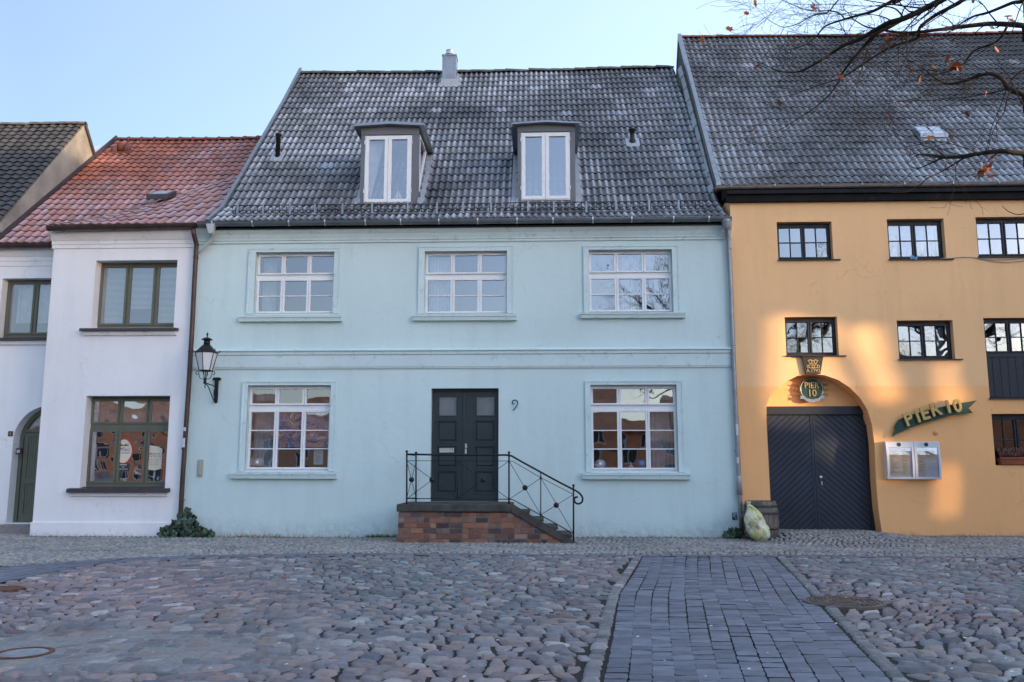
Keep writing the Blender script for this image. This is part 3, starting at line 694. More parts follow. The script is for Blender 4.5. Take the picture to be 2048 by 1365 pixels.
# the house number
mb = MB(True); c = onY(1030.5, 809, D-.03)
pts = []
for a in range(-200, 100, 12):
    r_ = .062; pts.append((c.x+r_*math.cos(R(a+60))*.95, D-.028, c.z+.028+r_*math.sin(R(a+60))))
pts = [(c.x-.018, D-.028, c.z+.015), (c.x-.045, D-.028, c.z+.005), (c.x-.062, D-.028, c.z+.03), (c.x-.058, D-.028, c.z+.065), (c.x-.03, D-.028, c.z+.09), (c.x+.012, D-.028, c.z+.093), (c.x+.046, D-.028, c.z+.07), (c.x+.055, D-.028, c.z+.03), (c.x+.04, D-.028, c.z-.02), (c.x+.0, D-.028, c.z-.08), (c.x-.05, D-.028, c.z-.135)]
def smooth_path(p, n=6):
    out = []; p = [Vector(q) for q in p]
    for i in range(len(p)-1):
        a = p[max(i-1, 0)]; b = p[i]; c_ = p[i+1]; d_ = p[min(i+2, len(p)-1)]
        for j in range(n):
            t = j/n; out.append(.5*((2*b)+(-a+c_)*t+(2*a-5*b+4*c_-d_)*t*t+(-a+3*b-3*c_+d_)*t**3))
    return out+[p[-1]]
mb.tube(smooth_path(pts), .0095, 8)
for q in (pts[5], pts[9]): mb.tube([q, (q[0], D+.01, q[2])], .006, 6)
single('house_number', mb, M['iron'], 'black wrought iron figure 9 on the blue wall right of the door', 'house number')
# ================================================================== WHITE HOUSE
DB = D-.03; DS = D+.85                                   # bay front and set-back front
BX0 = onY(85, 800, DB).x; BX1 = WXL
gzb = onY(240, 457, DB-.22)
white = thing('white_house', 'white plastered house with red pantile roof and olive framed windows, left of the blue house', 'house', ((BX0+BX1)/2, DB, 0))
ZBE = onY(240, 452, DB-.2).z                              # bay eave
ZSE = onY(50, 488, DS-.2).z                               # set-back eave
# steep roof plane found from the set-back eave, ridge and verge
best = None
for i in range(1000):
    Yr_ = 20+i*.01
    a = onY(232, 282, Yr_); Xv = a.x
    b = onX(30, 455, Xv); e = (DS-.2, ZSE)
    s1 = (a.z-e[1])/(a.y-e[0]); s2 = (b.z-e[1])/(b.y-e[0]) if abs(b.y-e[0]) > .2 else 9
    if best is None or abs(s1-s2) < best[0]: best = (abs(s1-s2), a.y, a.z, Xv, s1)
_, RYR, RZR, RXV, RS = best
print('red', best, 'white', BX0, BX1, ZBE, ZSE)
profR = poly_prof([(DS-.2, ZSE), (RYR, RZR)], sag=.03, xl=RXV, xr=XBL, wav=.03, seed=9)
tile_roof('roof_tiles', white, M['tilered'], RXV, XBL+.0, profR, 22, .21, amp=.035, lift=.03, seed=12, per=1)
# bay roof: ruled patch rising to the steep plane
def Tof(y): return (y-(DS-.2))/(RYR-(DS-.2))
jl = Tof(20.0*1.0 if False else D+1.15); 
def rayR(px_, py_):
    d = ray(px_, py_); n_ = Vector((0, -RS, 1)); p = Vector((0, DS-.2, ZSE)); s = (p-C0).dot(n_)/d.dot(n_); return C0+d*s
jr = rayR(500, 330); jL = rayR(104, 452)
bx0 = onY(100, 457, DB-.2).x
print('junction', jr, jL)
def PB(x, t):
    f = (x-bx0)/(XBL+.05-bx0); y1 = jL.y+(jr.y-jL.y)*f; z1 = jL.z+(jr.z-jL.z)*f+.02
    y = DB-.24+(y1-DB+.24)*t; z_ = ZBE+(z1-ZBE)*t
    return y, z_+.02*mnoise.noise(Vector((x*.5, t*3, 5)))
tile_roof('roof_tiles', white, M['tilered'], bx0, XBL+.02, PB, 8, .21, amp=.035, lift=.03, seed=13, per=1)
mb = MB(); ridge_tiles(mb, RXV, XBL, RYR, lambda x: profR(x, 1)[1]+.03, r=.11, L=.40, jit=.004)
x = RXV
while x < XBL-.1: mb.tube([(x, RYR, profR(x, 1)[1]+.0), (x+.05, RYR, profR(x, 1)[1]+.005)], .125, 10); x += .40
part('ridge_tiles', mb, M['ridger'], white)
# walls
bay_o = [(BX0, -.4), (BX1, -.4), (BX1, ZBE), (BX0-.02, ZBE)]
wU = rect((187,521,351,656), DB); wL = rect((166,792,335,979), DB)
mb = MB(); mb.ext([bay_o, loop(wU), loop(wL)], DB, DB+.42)
mb.box(BX0, BX0+.3, DB+.42, DS+.3, -.4, ZBE)
mb.ext([[(DB+.3, ZBE), (RYR, RZR-.15), (2*RYR-DB, ZBE), (2*RYR-DB, -.4), (DB+.42, -.4), (DB+.42, ZBE-.1)]], BX1-.25, BX1-.005, 'x')
SX0 = RXV-.6
wS = rect((0,557,109,677), DS)
# arched doorway
ax0 = onY(16, 1000, DS).x; zdoor = onY(40, 1047, DS-.05).z
acx = ax0+.80; ztop = onY(85, 812, DS).z; sp = ztop-.80
arch = [(ax0, zdoor)]+[(acx-.80*math.cos(a), sp+.80*math.sin(a)) for a in [math.pi*q/20 for q in range(21)]]+[(acx+.80, zdoor)]
sb_o = [(SX0, -.4), (BX0+.6, -.4), (BX0+.6, ZSE+.05), (SX0, ZSE+.05)]
if arch[-1][0] > BX0+.55: sb_o[1] = (arch[-1][0]+.2, -.4); sb_o[2] = (arch[-1][0]+.2, ZSE+.05)
mb.ext([sb_o, arch, loop(wS)], DS, DS+.4)
mb.box(SX0, BX1-.3, 2*RYR-DB-.3, 2*RYR-DB, -.4, ZBE)
mb.ext([[(DS+.4, -.4), (2*RYR-DB-.3, -.4), (2*RYR-DB-.3, ZBE), (RYR, RZR-.15), (DS+.4, ZSE)]], SX0, SX0+.2, 'x')
part('wall', mb, M['white'], white)
mb = MB(); mb.ext([[(DS-.1, ZSE-.1), (RYR, RZR-.12), (2*RYR-DB+.2, ZBE-.2), (2*RYR-DB+.2, ZBE-.4), (RYR, RZR-.35), (DS-.1, ZSE-.2)]], RXV+.02, XBL-.02, 'x'); part('roof_deck', mb, M['tilegrey3'], white)
mb = MB(); mb.box(SX0+.2, BX1-.3, D+2.9, D+3, -.3, ZBE-.1); mb.box(SX0+.2, BX1-.3, D+1.3, D+2.9, 2.8, 2.9); mb.box(BX0+.4, BX1-.3, DB+.44, D+1.3, 2.8, 2.9)
mb.box(BX0+.31, BX0+.40, DB+.5, D+2.9, -.3, ZBE-.1); part('inner_wall', mb, M['room'], white)
# mouldings
zb_ = lambda y: onY(240, y, DB).z
mb = MB(); pts = [(DB+.02, zb_(497)), (DB-.025, zb_(497)), (DB-.03, zb_(490)), (DB-.045, zb_(489)), (DB-.05, zb_(483)), (DB-.08, zb_(480)), (DB-.13, zb_(472)), (DB-.16, zb_(468)), (DB-.16, zb_(460)), (DB+.02, zb_(460))]
mb.ext([pts], BX0-.05, BX1+.0, 'x')
zs_ = lambda y: onY(50, y, DS).z
pts = [(DS+.02, zs_(533)), (DS-.02, zs_(533)), (DS-.03, zs_(524)), (DS-.045, zs_(523)), (DS-.05, zs_(516)), (DS-.08, zs_(513)), (DS-.13, zs_(505)), (DS-.15, zs_(501)), (DS-.15, zs_(497)), (DS+.02, zs_(497))]
mb.ext([pts], SX0, BX0+.1, 'x'); part('cornice', mb, M['whitetrim'], white, bevel=.004)
mb = MB(); zp = onY(200, 1045, DB).z; mb.box(BX0-.03, BX1, DB-.03, DB+.05, -.3, zp); 
zq = onY(10, 1038, DS).z; mb.box(SX0, ax0-.02, DS-.03, DS+.05, -.3, zq); part('plinth', mb, M['white'], white, bevel=.006)
def wsill(x0, x1, y0, ym, y1, Y):
    a = onY(x0, y0, Y-.12).x; b = onY(x1, y0, Y-.12).x; z0 = onY(240, y1, Y-.1).z; zm = onY(240, ym, Y-.1).z; zt_ = onY(240, y0, Y-.1).z
    mb = MB(); mb.ext([[(Y+.2, zm+.03), (Y+.2, zt_+.03), (Y-.14, zt_-.015), (Y-.15, zm-.01), (Y-.12, zm)]], a, b, 'x'); o = part('window_sill', mb, M['plum'], white, bevel=.004)
    mb = MB(); mb.ext([[(Y+.01, z0), (Y-.055, z0), (Y-.06, z0+.02), (Y-.09, zm-.03), (Y-.09, zm-.003), (Y+.01, zm-.003)]], a+.05, b-.04, 'x'); part('sill_moulding', mb, M['whitetrim'], o, bevel=.004)
wsill(160, 353, 656, 662, 670, DB); wsill(134, 336, 977, 985, 993, DB); wsill(-30, 100, 674, 680, 688, DS)
Yw = DB+.27
ru = (wU[0]-.05, wU[1], wU[2]+.1, wU[3])
w = window(white, ru, Yw, [(.02,.06,.34,.97), (.35,.06,.66,.97), (.67,.06,.985,.97)], M['gframe'], M['glassw2'] if 'glassw2' in M else M['glass'], sw=.05, drip=False)
def blind(parent, x0, x1, z0, z1, Y, step=.028):
    mb = MB(); z_ = z0
    while z_ < z1: mb.quad((x0, Y, z_), (x1, Y, z_), (x1, Y+.018, z_+.017), (x0, Y+.018, z_+.017)); z_ += step
    mb.box(x0, x1, Y-.01, Y+.03, z1, z1+.04); return part('blind', mb, M['paper'], parent)
H = ru[3]-ru[1]; Wd = ru[2]-ru[0]
blind(w, ru[0]+.04, ru[0]+.34*Wd, ru[1]+.12, ru[3]-.1, Yw+.15); blind(w, ru[0]+.35*Wd, ru[0]+.66*Wd, ru[1]+.33*H, ru[3]-.1, Yw+.15); blind(w, ru[0]+.67*Wd, ru[2]-.04, ru[1]+.12, ru[3]-.1, Yw+.15)
rl = (wL[0]-.05, wL[1], wL[2]+.1, wL[3])
w = window(white, rl, Yw, [(.02,.06,.34,.64), (.35,.06,.66,.64), (.67,.06,.985,.64), (.02,.70,.34,.975), (.35,.70,.66,.975), (.67,.70,.985,.975)], M['gframe'], M['glassw'], sw=.045, drip=False)
curtain(w, rl[0]+.1, rl[2]-.1, rl[1]+.7*(rl[3]-rl[1]), rl[3]-.05, Yw+.3)
rs_ = (wS[0], wS[1], wS[2]+.08, wS[3])
w = window(white, rs_, DS+.22, [(.02,.08,.50,.97), (.51,.08,.98,.97)], M['gframe'], M['glass'], sw=.05, drip=False)
curtain(w, rs_[0]+.1, rs_[2]-.1, rs_[1]+.45, rs_[3]-.1, DS+.5)
# door in the arch
mb = MB(); Yd = DS+.26; mb.ext([[(p[0]*1.0, p[1]) for p in arch], [(acx+(p[0]-acx)*.9, zdoor+.03+(p[1]-zdoor)*.955) for p in arch]], Yd, Yd+.09)
d = part('door', mb, M['gframe'], white, bevel=.004)
zl = onY(70, 862, Yd).z
mb = MB(); mb.box(acx-.75, acx+.75, Yd-.01, Yd+.05, zl-.03, zl+.04); 
xs = [acx-.70, acx-.02, acx+.02, acx+.70]
for (a, b) in ((xs[0], xs[1]), (xs[2], xs[3])):
    zm = zdoor+.95
    L = (a, zdoor+.03, b, zl-.03); p1 = (a+.10, zm+.06, b-.10, zl-.13); p2 = (a+.10, zdoor+.18, b-.10, zm-.06)
    mb.ext([loop(L), loop(p1), loop(p2)], Yd+.02, Yd+.07)
    for q in (p1, p2):
        n_ = 8; w_ = (q[2]-q[0])/n_
        for i in range(n_): mb.box(q[0]+i*w_+.004, q[0]+(i+1)*w_-.004, Yd+.035, Yd+.06, q[1]-.01, q[3]+.01)
        mb.box(q[0]-.01, q[2]+.01, Yd+.045, Yd+.065, q[1]-.01, q[3]+.01)
part('door_leaf', mb, M['gframe'], d, bevel=.003)
mb = MB(); fan = [(acx-.70*math.cos(a), zl+.04+.60*math.sin(a)) for a in [math.pi*q/16 for q in range(17)]]
mb.ext([fan], Yd+.04, Yd+.05); part('fanlight_pane', mb, M['glassw'], d)
mb = MB(); mb.tube([(acx, Yd+.03, zl+.04), (acx, Yd+.03, zl+.6)], .014, 6); mb.tube([(acx, Yd+.03, zl+.04), (acx+.45, Yd+.03, zl+.5)], .012, 6); mb.tube([(acx, Yd+.03, zl+.04), (acx-.45, Yd+.03, zl+.5)], .012, 6); part('fanlight_bars', mb, M['gframe'], d)
mb = MB(); bk = (acx-.9, zdoor, acx+.9, ztop); mb.box(bk[0], bk[2], Yd+.15, Yd+.2, bk[1], bk[3]+.1); part('inner_wall', mb, M['black'], d)
mb = MB(); mb.box(ax0-.02, acx+.9, DS-.22, DS+.4, -.3, zdoor-.02); single('door_step', mb, M['granite'], 'pink granite step below the arched olive door', 'step', bevel=.01)
# gutters and brown pipe
g0 = onY(96, 458, DB-.3); g1 = onY(393, 453, DB-.3)
gutter(white, g0.x, BX1+.1, DB-.30, g0.z+.03, .085, M['copper'], name='gutter', z1=g1.z+.05, brk=M['copper'], step=1.1)
g0 = onY(-60, 493, DS-.28); g1 = onY(112, 492, DS-.28)
gutter(white, RXV, g1.x, DS-.28, g0.z+.03, .085, M['copper'], brk=M['copper'], step=1.1)
Yp = D-.14
pts = [onY(386,458,DB-.3), onY(388,470,DB-.25), onY(393,490,Yp), onY(392,505,Yp), onY(389,560,Yp), onY(384,660,Yp), onY(377,780,Yp), onY(371,870,Yp), onY(365,960,Yp), onY(361,1035,Yp), onY(358.5,1075,Yp)]
bend(white, pts, .052, M['copper'], collars=[tuple(onY(a, b, Yp)) for a, b in ((391.5,515),(381,704),(368,898),(364,1000))])
# wood/copper verge between blue and red is the blue verge board; clay vent and skylight on the red roof
q = rayR(243, 303); t = MB(True)
for dx, dz, r_ in ((-.17,.0,.13), (0,.10,.13), (.17,.05,.12)): t.lathe([(r_,-.12),(r_,.08),(r_*.8,.13),(.01,.15)], q+Vector((dx, -.02, dz)), 12)
t.box(q.x-.42, q.x+.42, q.y-.22, q.y+.05, q.z-.16, q.z-.09)
part('clay_vent', t, M['ridger'], white)
q = rayR(320, 396); y_, z_ = PB(q.x, .0), 0
# on the bay patch
def hitPB(px_, py_):
    best = None
    for i in range(401):
        t_ = i/400; d_ = ray(px_, py_)
        y, zz = PB(onY(px_, py_, DB+1).x, t_); s = y/d_.y; e = abs(CH+d_.z*s-zz)
        if best is None or e < best[0]: best = (e, d_.x*s, y, zz, t_)
    return best
h = hitPB(320, 400); X_, Y_, Z_ = h[1], h[2], h[3]
sl = .55
mb = MB(); mb.hexa([(X_-.27, Y_-.2, Z_-.05), (X_+.27, Y_-.2, Z_-.05), (X_+.27, Y_+.35, Z_+.2), (X_-.27, Y_+.35, Z_+.2), (X_-.27, Y_-.2, Z_+.07), (X_+.27, Y_-.2, Z_+.07), (X_+.27, Y_+.35, Z_+.36), (X_-.27, Y_+.35, Z_+.36)]); sk = part('skylight', mb, M['plum'], white, bevel=.01)
mb = MB(); mb.quad((X_-.21, Y_-.13, Z_+.118), (X_+.21, Y_-.13, Z_+.118), (X_+.21, Y_+.29, Z_+.335), (X_-.21, Y_+.29, Z_+.335)); part('skylight_pane', mb, M['skyl'], sk)
# things on the white house
mb = MB(); c = onY(20.5, 868, DS-.02); mb.box(c.x-.055, c.x+.055, DS-.02, DS-.003, c.z-.06, c.z+.06, (1,1,1))
pl = single('number_plate', mb, M['redplate'], 'small dark red number plate on the white wall left of the arched door', 'number plate', bevel=.003)
t = MB(); t.text('1', facing(c.x, DS-.024, c.z-.035), .002, .10); part('number', t, M['paper'], pl)
mb = MB(); c = onY(38, 903, DS+.05); mb.box(c.x-.06, c.x+.05, DS+.03, DS+.12, c.z-.07, c.z+.07); o = single('doorbell_panel', mb, M['plum'], 'dark doorbell panel on the reveal left of the arched door', 'doorbell', bevel=.004)
mb = MB(); mb.box(c.x-.035, c.x-.012, DS+.02, DS+.03, c.z-.035, c.z+.035); mb.box(c.x+.002, c.x+.03, DS+.02, DS+.03, c.z-.035, c.z+.035); part('bell_button', mb, M['alu'], o)
# posters inside the lower window
Yq = Yw+.035+.0
Ypo = Yw+.010
cc = onY(247.5, 903, Ypo); mb = MB()
pl_ = [(cc.x+.205*math.cos(a)*(1+.05*math.cos(3*a)), cc.z+.29*math.sin(a)) for a in [2*math.pi*q/32 for q in range(32)]]
mb.ext([pl_], Ypo, Ypo+.006); po = single('holiday_flat_poster', mb, M['red'], 'red edged oval poster in the middle pane of the lower white house window', 'poster')
mb = MB(); pl2 = [(cc.x+(x-cc.x)*.86, cc.z+(z_-cc.z)*.90) for x, z_ in pl_]; mb.ext([pl2], Ypo-.004, Ypo-.001); part('poster_sheet', mb, M['cream'], po)
mb = MB(); mb.text('FEWO', facing(cc.x+.03, Ypo-.006, cc.z+.0), .001, .085); mb.text('zu vermieten', facing(cc.x+.03, Ypo-.006, cc.z-.05), .001, .05)
part('poster_words', mb, M['blueink'], po)
mb = MB(); bx = cc.x+.0; bz = cc.z+.12
mb.box(bx-.09, bx+.09, Ypo-.008, Ypo-.005, bz, bz+.015); mb.box(bx-.10, bx-.088, Ypo-.008, Ypo-.005, bz-.03, bz+.08); mb.box(bx+.088, bx+.10, Ypo-.008, Ypo-.005, bz-.03, bz+.06)
mb.ext([[(bx-.08, bz+.017), (bx-.06, bz+.05), (bx-.03, bz+.017), (bx+.02, bz+.03), (bx+.05, bz+.045), (bx+.08, bz+.017)]], Ypo-.008, Ypo-.005)
part('bed_picture', mb, M['plum'], po)
mb = MB(); mb.tube(smooth_path([(cc.x-.13, Ypo-.006, cc.z+.03), (cc.x-.16, Ypo-.006, cc.z+.08), (cc.x-.12, Ypo-.006, cc.z+.10), (cc.x-.11, Ypo-.006, cc.z+.06), (cc.x-.04, Ypo-.006, cc.z+.07), (cc.x+.03, Ypo-.006, cc.z+.08)]), .009, 6); part('poster_swirl', mb, M['moss'], po)
mb = MB(); mb.box(cc.x-.12, cc.x+.14, Ypo+.0, Ypo+.004, cc.z-.44, cc.z-.27); low = part('poster_foot', mb, M['plum'], po)
mb = MB(); mb.text('oder', facing(cc.x+.01, Ypo-.003, cc.z-.36), .001, .038); mb.text('03841/251791', facing(cc.x+.01, Ypo-.003, cc.z-.41), .001, .038)
for q in range(9): mb.box(cc.x-.07+q*.018, cc.x-.058+q*.018, Ypo-.004, Ypo-.002, cc.z-.31, cc.z-.295+.006*(q % 3))
part('poster_print', mb, M['paper'], low)
c2 = onY(306, 916, Ypo); mb = MB()
pts = [(c2.x-.20, c2.z-.20), (c2.x-.06, c2.z-.27), (c2.x+.06, c2.z-.28), (c2.x+.20, c2.z-.24), (c2.x+.20, c2.z+.20), (c2.x+.10, c2.z+.25), (c2.x-.04, c2.z+.27), (c2.x-.20, c2.z+.30)]
mb.ext([pts], Ypo, Ypo+.005); po = single('handwritten_notice', mb, M['cream'], 'cream handwritten notice in the right pane of the lower white house window', 'poster')
mb = MB(); rg = random.Random(3)
for row, (z0, hh) in enumerate(((.08, .03), (.03, .022), (-.03, .008), (-.07, .008), (-.11, .008), (-.15, .008))):
    x = -.17+.01*row
    while x < .15:
        w_ = rg.uniform(.02, .05); mb.tube(smooth_path([(c2.x+x, Ypo-.003, c2.z+z0), (c2.x+x+w_*.3, Ypo-.003, c2.z+z0+hh*rg.uniform(.5, 1)), (c2.x+x+w_*.6, Ypo-.003, c2.z+z0-hh*.3), (c2.x+x+w_, Ypo-.003, c2.z+z0+hh*.4)], 3), .0035 if row < 2 else .002, 4); x += w_+rg.uniform(.008, .03)
part('writing', mb, M['ink'], po)

# ================================================================== FAR LEFT HOUSE
a = onX(168, 250, RXV-.02); b = onX(0, 443, RXV-.02); 
print('far left apex', a, b)
fl = thing('dark_roofed_house', 'taller neighbour with dark tiled roof and bare grey gable wall at the left edge', 'house', (RXV-3, a.y-4, 0))
sl = (a.z-b.z)/(a.y-b.y); ye = DS-.2; ze = a.z-sl*(a.y-ye)
P = poly_prof([(ye, ze), (a.y, a.z)], wav=.02, xl=RXV-6, xr=RXV, seed=3)
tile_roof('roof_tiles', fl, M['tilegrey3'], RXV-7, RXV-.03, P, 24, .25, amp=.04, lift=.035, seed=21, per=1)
yb = 2*a.y-ye
mb = MB(); mb.ext([[(ye+.3, -.4), (yb, -.4), (yb, ze), (a.y, a.z-.02), (ye+.05, ze-.02), (ye+.3, ze-.2)]], RXV-.25, RXV-.012, 'x'); mb.box(RXV-7, RXV-.26, ye+.35, ye+.7, -.4, ze-.1); part('wall', mb, M['grey'], fl)
mb = MB(); mb.ext([[(ye, ze-.06), (a.y, a.z-.05), (yb+.2, ze-.2), (yb+.2, ze-.4), (a.y, a.z-.3), (ye, ze-.2)]], RXV-7, RXV-.27, 'x'); part('roof_deck', mb, M['beam'], fl)
mb = MB(); ridge_tiles(mb, RXV-7, RXV+.04, a.y, lambda x: a.z+.03, r=.10, L=.42, jit=.01); part('ridge_tiles', mb, M['ridgeg'], fl)
mb = MB(); mb.ext([[(a.y, a.z+.07), (yb+.2, ze-.1), (yb+.2, ze-.22), (a.y, a.z-.06)]], RXV-.05, RXV+.05, 'x')
n_ = Vector((0, -RS, 1)); 
y0, y1 = DS-.1, RYR
mb.ext([[(y0, ZSE+RS*.1+.03), (y1, RZR+.03), (y1, RZR+.17), (y0, ZSE+RS*.1+.17)]], RXV-.03, RXV+.03, 'x')
part('verge_board', mb, M['plum'], fl)

# ================================================================== ORANGE HOUSE
YO = D+.45; OSH = .33
po_ = onY(1434, 372, YO); XOL = po_.x; ZO = po_.z
q = onX(1357, 77, XOL+OSH); YOR, ZOR = q.y, q.z
OX1 = 19.0
print('orange', XOL, ZO, YOR, ZOR)
orange = thing('orange_house', 'large orange plastered warehouse with arched dark gate and tall tiled roof', 'warehouse', (12, D, 0))
ka2 = R(44)
Pk = (YO+.7*math.cos(ka2), ZO+.7*math.sin(ka2))
profO = poly_prof([(YO, ZO), Pk, (YOR, ZOR)], sag=.06, xl=XOL, xr=OX1, wav=.03, seed=6)
h = lambda px_, py_: hit_prof(px_, py_, profO)
cnt = int(round((OX1-XOL)/.165)); pc = (OX1-XOL)/cnt
sn = set()
for (x_, y_) in ((1486,131),(1706,129),(2020,123)): 
    hh = h(x_, y_); sn.add((int(hh[3]*27), int((hh[0]-XOL)/(2*pc))))
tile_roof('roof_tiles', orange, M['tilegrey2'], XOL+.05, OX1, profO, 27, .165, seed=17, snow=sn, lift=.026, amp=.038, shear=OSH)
def shr(mb):
    mb.v = [(v[0]+OSH*max(0, (v[1]-YO)/(YOR-YO))*(1-min(1, max(0, (v[0]-XOL)/(OX1-XOL)))), v[1], v[2]) for v in mb.v]; return mb
mb = MB(); ridge_tiles(mb, XOL+OSH+.03, OX1, YOR, lambda x: profO(x, 1)[1]+.03, r=.11, L=.40, jit=.006, seed=8); part('ridge_tiles', mb, M['ridger'], orange)
Ybo = 2*YOR-YO
hs = h(1868, 283); sl_ = (ZOR-ZO)/(YOR-YO); X_, Y_, Z_ = hs[0], hs[1], hs[2]; dy_ = .34
mb = MB(); hexb = lambda x0, x1, y0, y1, o0, o1, r0=0, r1=0: mb.hexa([(x0, y0, Z_+(y0-Y_)*sl_+o0), (x1, y0, Z_+(y0-Y_)*sl_+o0), (x1, y1, Z_+(y1-Y_)*sl_+o0), (x0, y1, Z_+(y1-Y_)*sl_+o0), (x0, y0, Z_+(y0-Y_)*sl_+o1+r0), (x1, y0, Z_+(y0-Y_)*sl_+o1+r0), (x1, y1, Z_+(y1-Y_)*sl_+o1+r1), (x0, y1, Z_+(y1-Y_)*sl_+o1+r1)])
hexb(X_-.32, X_+.32, Y_, Y_+dy_, -.02, .09); skl = part('skylight', mb, M['zincpale'], orange, bevel=.006)
mb = MB(); hexb(X_-.33, X_+.33, Y_-.03, Y_+dy_+.01, .15, .17, .05, -.04); part('skylight_pane', mb, M['skyl'], skl)
mb = MB()
for a_, b_ in ((-.34,-.315), (-.012,.012), (.315,.34)): hexb(X_+a_, X_+b_, Y_-.04, Y_+dy_+.02, .165, .18, .05, -.04)
hexb(X_-.34, X_+.34, Y_+.14, Y_+.165, .16, .19, .01, .0); hexb(X_-.34, X_+.34, Y_-.045, Y_-.02, .14, .18, .055, .05); part('skylight_bars', mb, M['zinc'], skl)
mb = MB(); mb.ext([[(YO+.03, ZO-.05), (Pk[0], Pk[1]-.07), (YOR, ZOR-.09), (Ybo, ZO-.1), (Ybo, ZO-.3), (YOR, ZOR-.3), (Pk[0], Pk[1]-.22), (YO+.03, ZO-.14)]], XOL+.06, OX1, 'x'); part('roof_deck', shr(mb), M['beam'], orange)
OXL = WXR+.004
ozt = onY(1500, 405, D).z
rA = rect((1555,444,1665,520), D); rB = rect((1776,438,1890,519), D); rC = rect((1954,434,2075,514), D)
rD_ = rect((1571,634,1676,712), D); rE = rect((1796,641,1908,719), D); rF = rect((1973,636,2082,797), D); rG = rect((1987,828,2094,931), D)
# gate opening, traced arch
gp = [(1544,1100),(1541,1000),(1533,840),(1533,811),(1541,792),(1556,776),(1574,763),(1595,752),(1622,748),(1650,751),(1676,760),(1700,776),(1720,796),(1735,820),(1744,850),(1749,890),(1752,960),(1757,1020),(1764,1065),(1768,1100)]
gl_ = [XZ(x, y, D) for x, y in gp]
OXR = OX1-.3
mb = MB(); mb.ext([[(OXL, -.4), (OXR, -.4), (OXR, ozt+.12), (OXL, ozt+.12)], gl_]+[loop(r) for r in (rA, rB, rC, rD_, rE, rF, rG)], D, D+.45)
# tympanum and the back of the recess
zlin = onY(1633, 814, D+.40).z
ty = [(gl_[2][0]-.1, zlin), (gl_[-5][0]+.12, zlin), (gl_[-5][0]+.12, gl_[8][1]+.1), (gl_[2][0]-.1, gl_[8][1]+.1)]
mb.ext([ty], D+.40, D+.55)
gab = [(D+.45, -.4), (Ybo-.3, -.4), (Ybo-.3, ZO-.2), (YOR, ZOR-.35), (D+.6, ZO-.2), (D+.45, ZO-.3)]
mb.ext([gab], XOL+OSH+.1, XOL+OSH+.4, 'x'); mb.box(OXL, OXL+.3, D+.45, D+1.2, -.4, ZO-.4); mb.ext([gab], OXR-.3, OXR, 'x'); mb.box(OXL+.3, OXR-.3, Ybo-.6, Ybo-.3, -.4, ZO)
part('wall', mb, M['orange'], orange)
# boarded gable peak above the blue ridge
mb = MB(); gt = [(YO+.3, ZO+.4), (YOR, ZOR-.02), (Ybo-.2, ZO+.3), (Ybo-.2, ZO+.0), (YO+.3, ZO)]
mb.ext([gt], XOL+.04, XOL+.10, 'x')
y = YO+.6
while y < Ybo-.4:
    zz = ZOR-.12-abs(y-YOR)*(ZOR-ZO)/(YOR-YO); mb.box(XOL+.01, XOL+.045, y, y+.10, ZO, zz); y += .17
part('gable_boarding', shr(mb), M['oak'], orange)
mb = MB(); vb = [(YO-.02, ZO+.09), (Pk[0]-.05, Pk[1]+.10), (YOR, ZOR+.16), (Ybo, ZO+.1), (Ybo, ZO-.05), (YOR, ZOR-.03), (Pk[0]+.05, Pk[1]-.06), (YO-.02, ZO-.08)]
mb.ext([vb], XOL-.02, XOL+.09, 'x'); part('verge_board', shr(mb), M['zinc'], orange)
# pale lead flashing between verge and blue tiles, lapping in uneven sheets
mb = MB(); rg = random.Random(2); y = YO+.5
while y < YR-.1:
    y2 = min(y+.62, YR+.02)
    w0 = rg.uniform(.06, .11); zz, z2 = roofz(y), roofz(y2)
    mb.hexa([(XOL-.03-w0, y, zz+.055), (XOL+.0, y, zz+.065), (XOL+.0, y2+.03, z2+.055), (XOL-.03-w0*.85, y2+.03, z2+.045), (XOL-.03-w0, y, zz+.065), (XOL+.0, y, zz+.20), (XOL+.0, y2+.03, z2+.19), (XOL-.03-w0*.85, y2+.03, z2+.055)]); y = y2
part('flashing', shr(mb), M['zincpale'], orange)
# eaves beam and gutter
zbm = onY(1600, 404, D-.05).z; zg = onY(1700, 372, YO-.07).z
mb = MB(); mb.box(XOL+.08, OX1, D-.10, D-.002, zbm, zbm+.16); 
mb.ext([[(D-.16, zbm+.162), (D+.4, zbm+.162), (D+.4, ZO-.15), (D-.13, onY(1600, 379, D-.15).z)]], XOL+.09, OX1-.01, 'x')
part('eaves_beam', mb, M['beam'], orange, bevel=.01)
gutter(orange, XOL-.06, OX1, YO-.08, zg+.01, .075, M['gutpale'] if 'gutpale' in M else M['zincpale'], brk=M['zinc'], step=1.0, z1=zg+.03)
# windows
c2_ = [(.03,.06,.495,.94,[.5],[.5]), (.505,.06,.97,.94,[.5],[.5])]
def osill(r, Y=D):
    mb = MB(); mb.ext([[(Y+.12, r[1]+.022), (Y-.045, r[1]+.0), (Y-.05, r[1]-.02), (Y+.12, r[1]-.002)]], r[0]-.02, r[2]+.14, 'x'); part('window_sill', mb, M['dframe'], orange, bevel=.003)
for i, r in enumerate((rA, rB, rC, rD_, rE, rG)):
    rr = (r[0]-.0, r[1]+.005, r[2]+.0, r[3]-.02)
    w = window(orange, rr, D+.14, c2_, M['dframe'], M['glassd'], sw=.030, drip=False, tilt=.5, mun=.018)
    if i != 5: osill(r)
    if i == 1: curtain(w, r[0]+.1, r[2]-.1, r[1]+.05, r[3]-.1, D+.30)
    if i == 2: curtain(w, r[0]+.05, r[0]+.35, r[1]+.05, r[3]-.1, D+.30)
    if i == 4: curtain(w, r[2]-.3, r[2]-.1, r[1]+.05, r[3]-.1, D+.30)
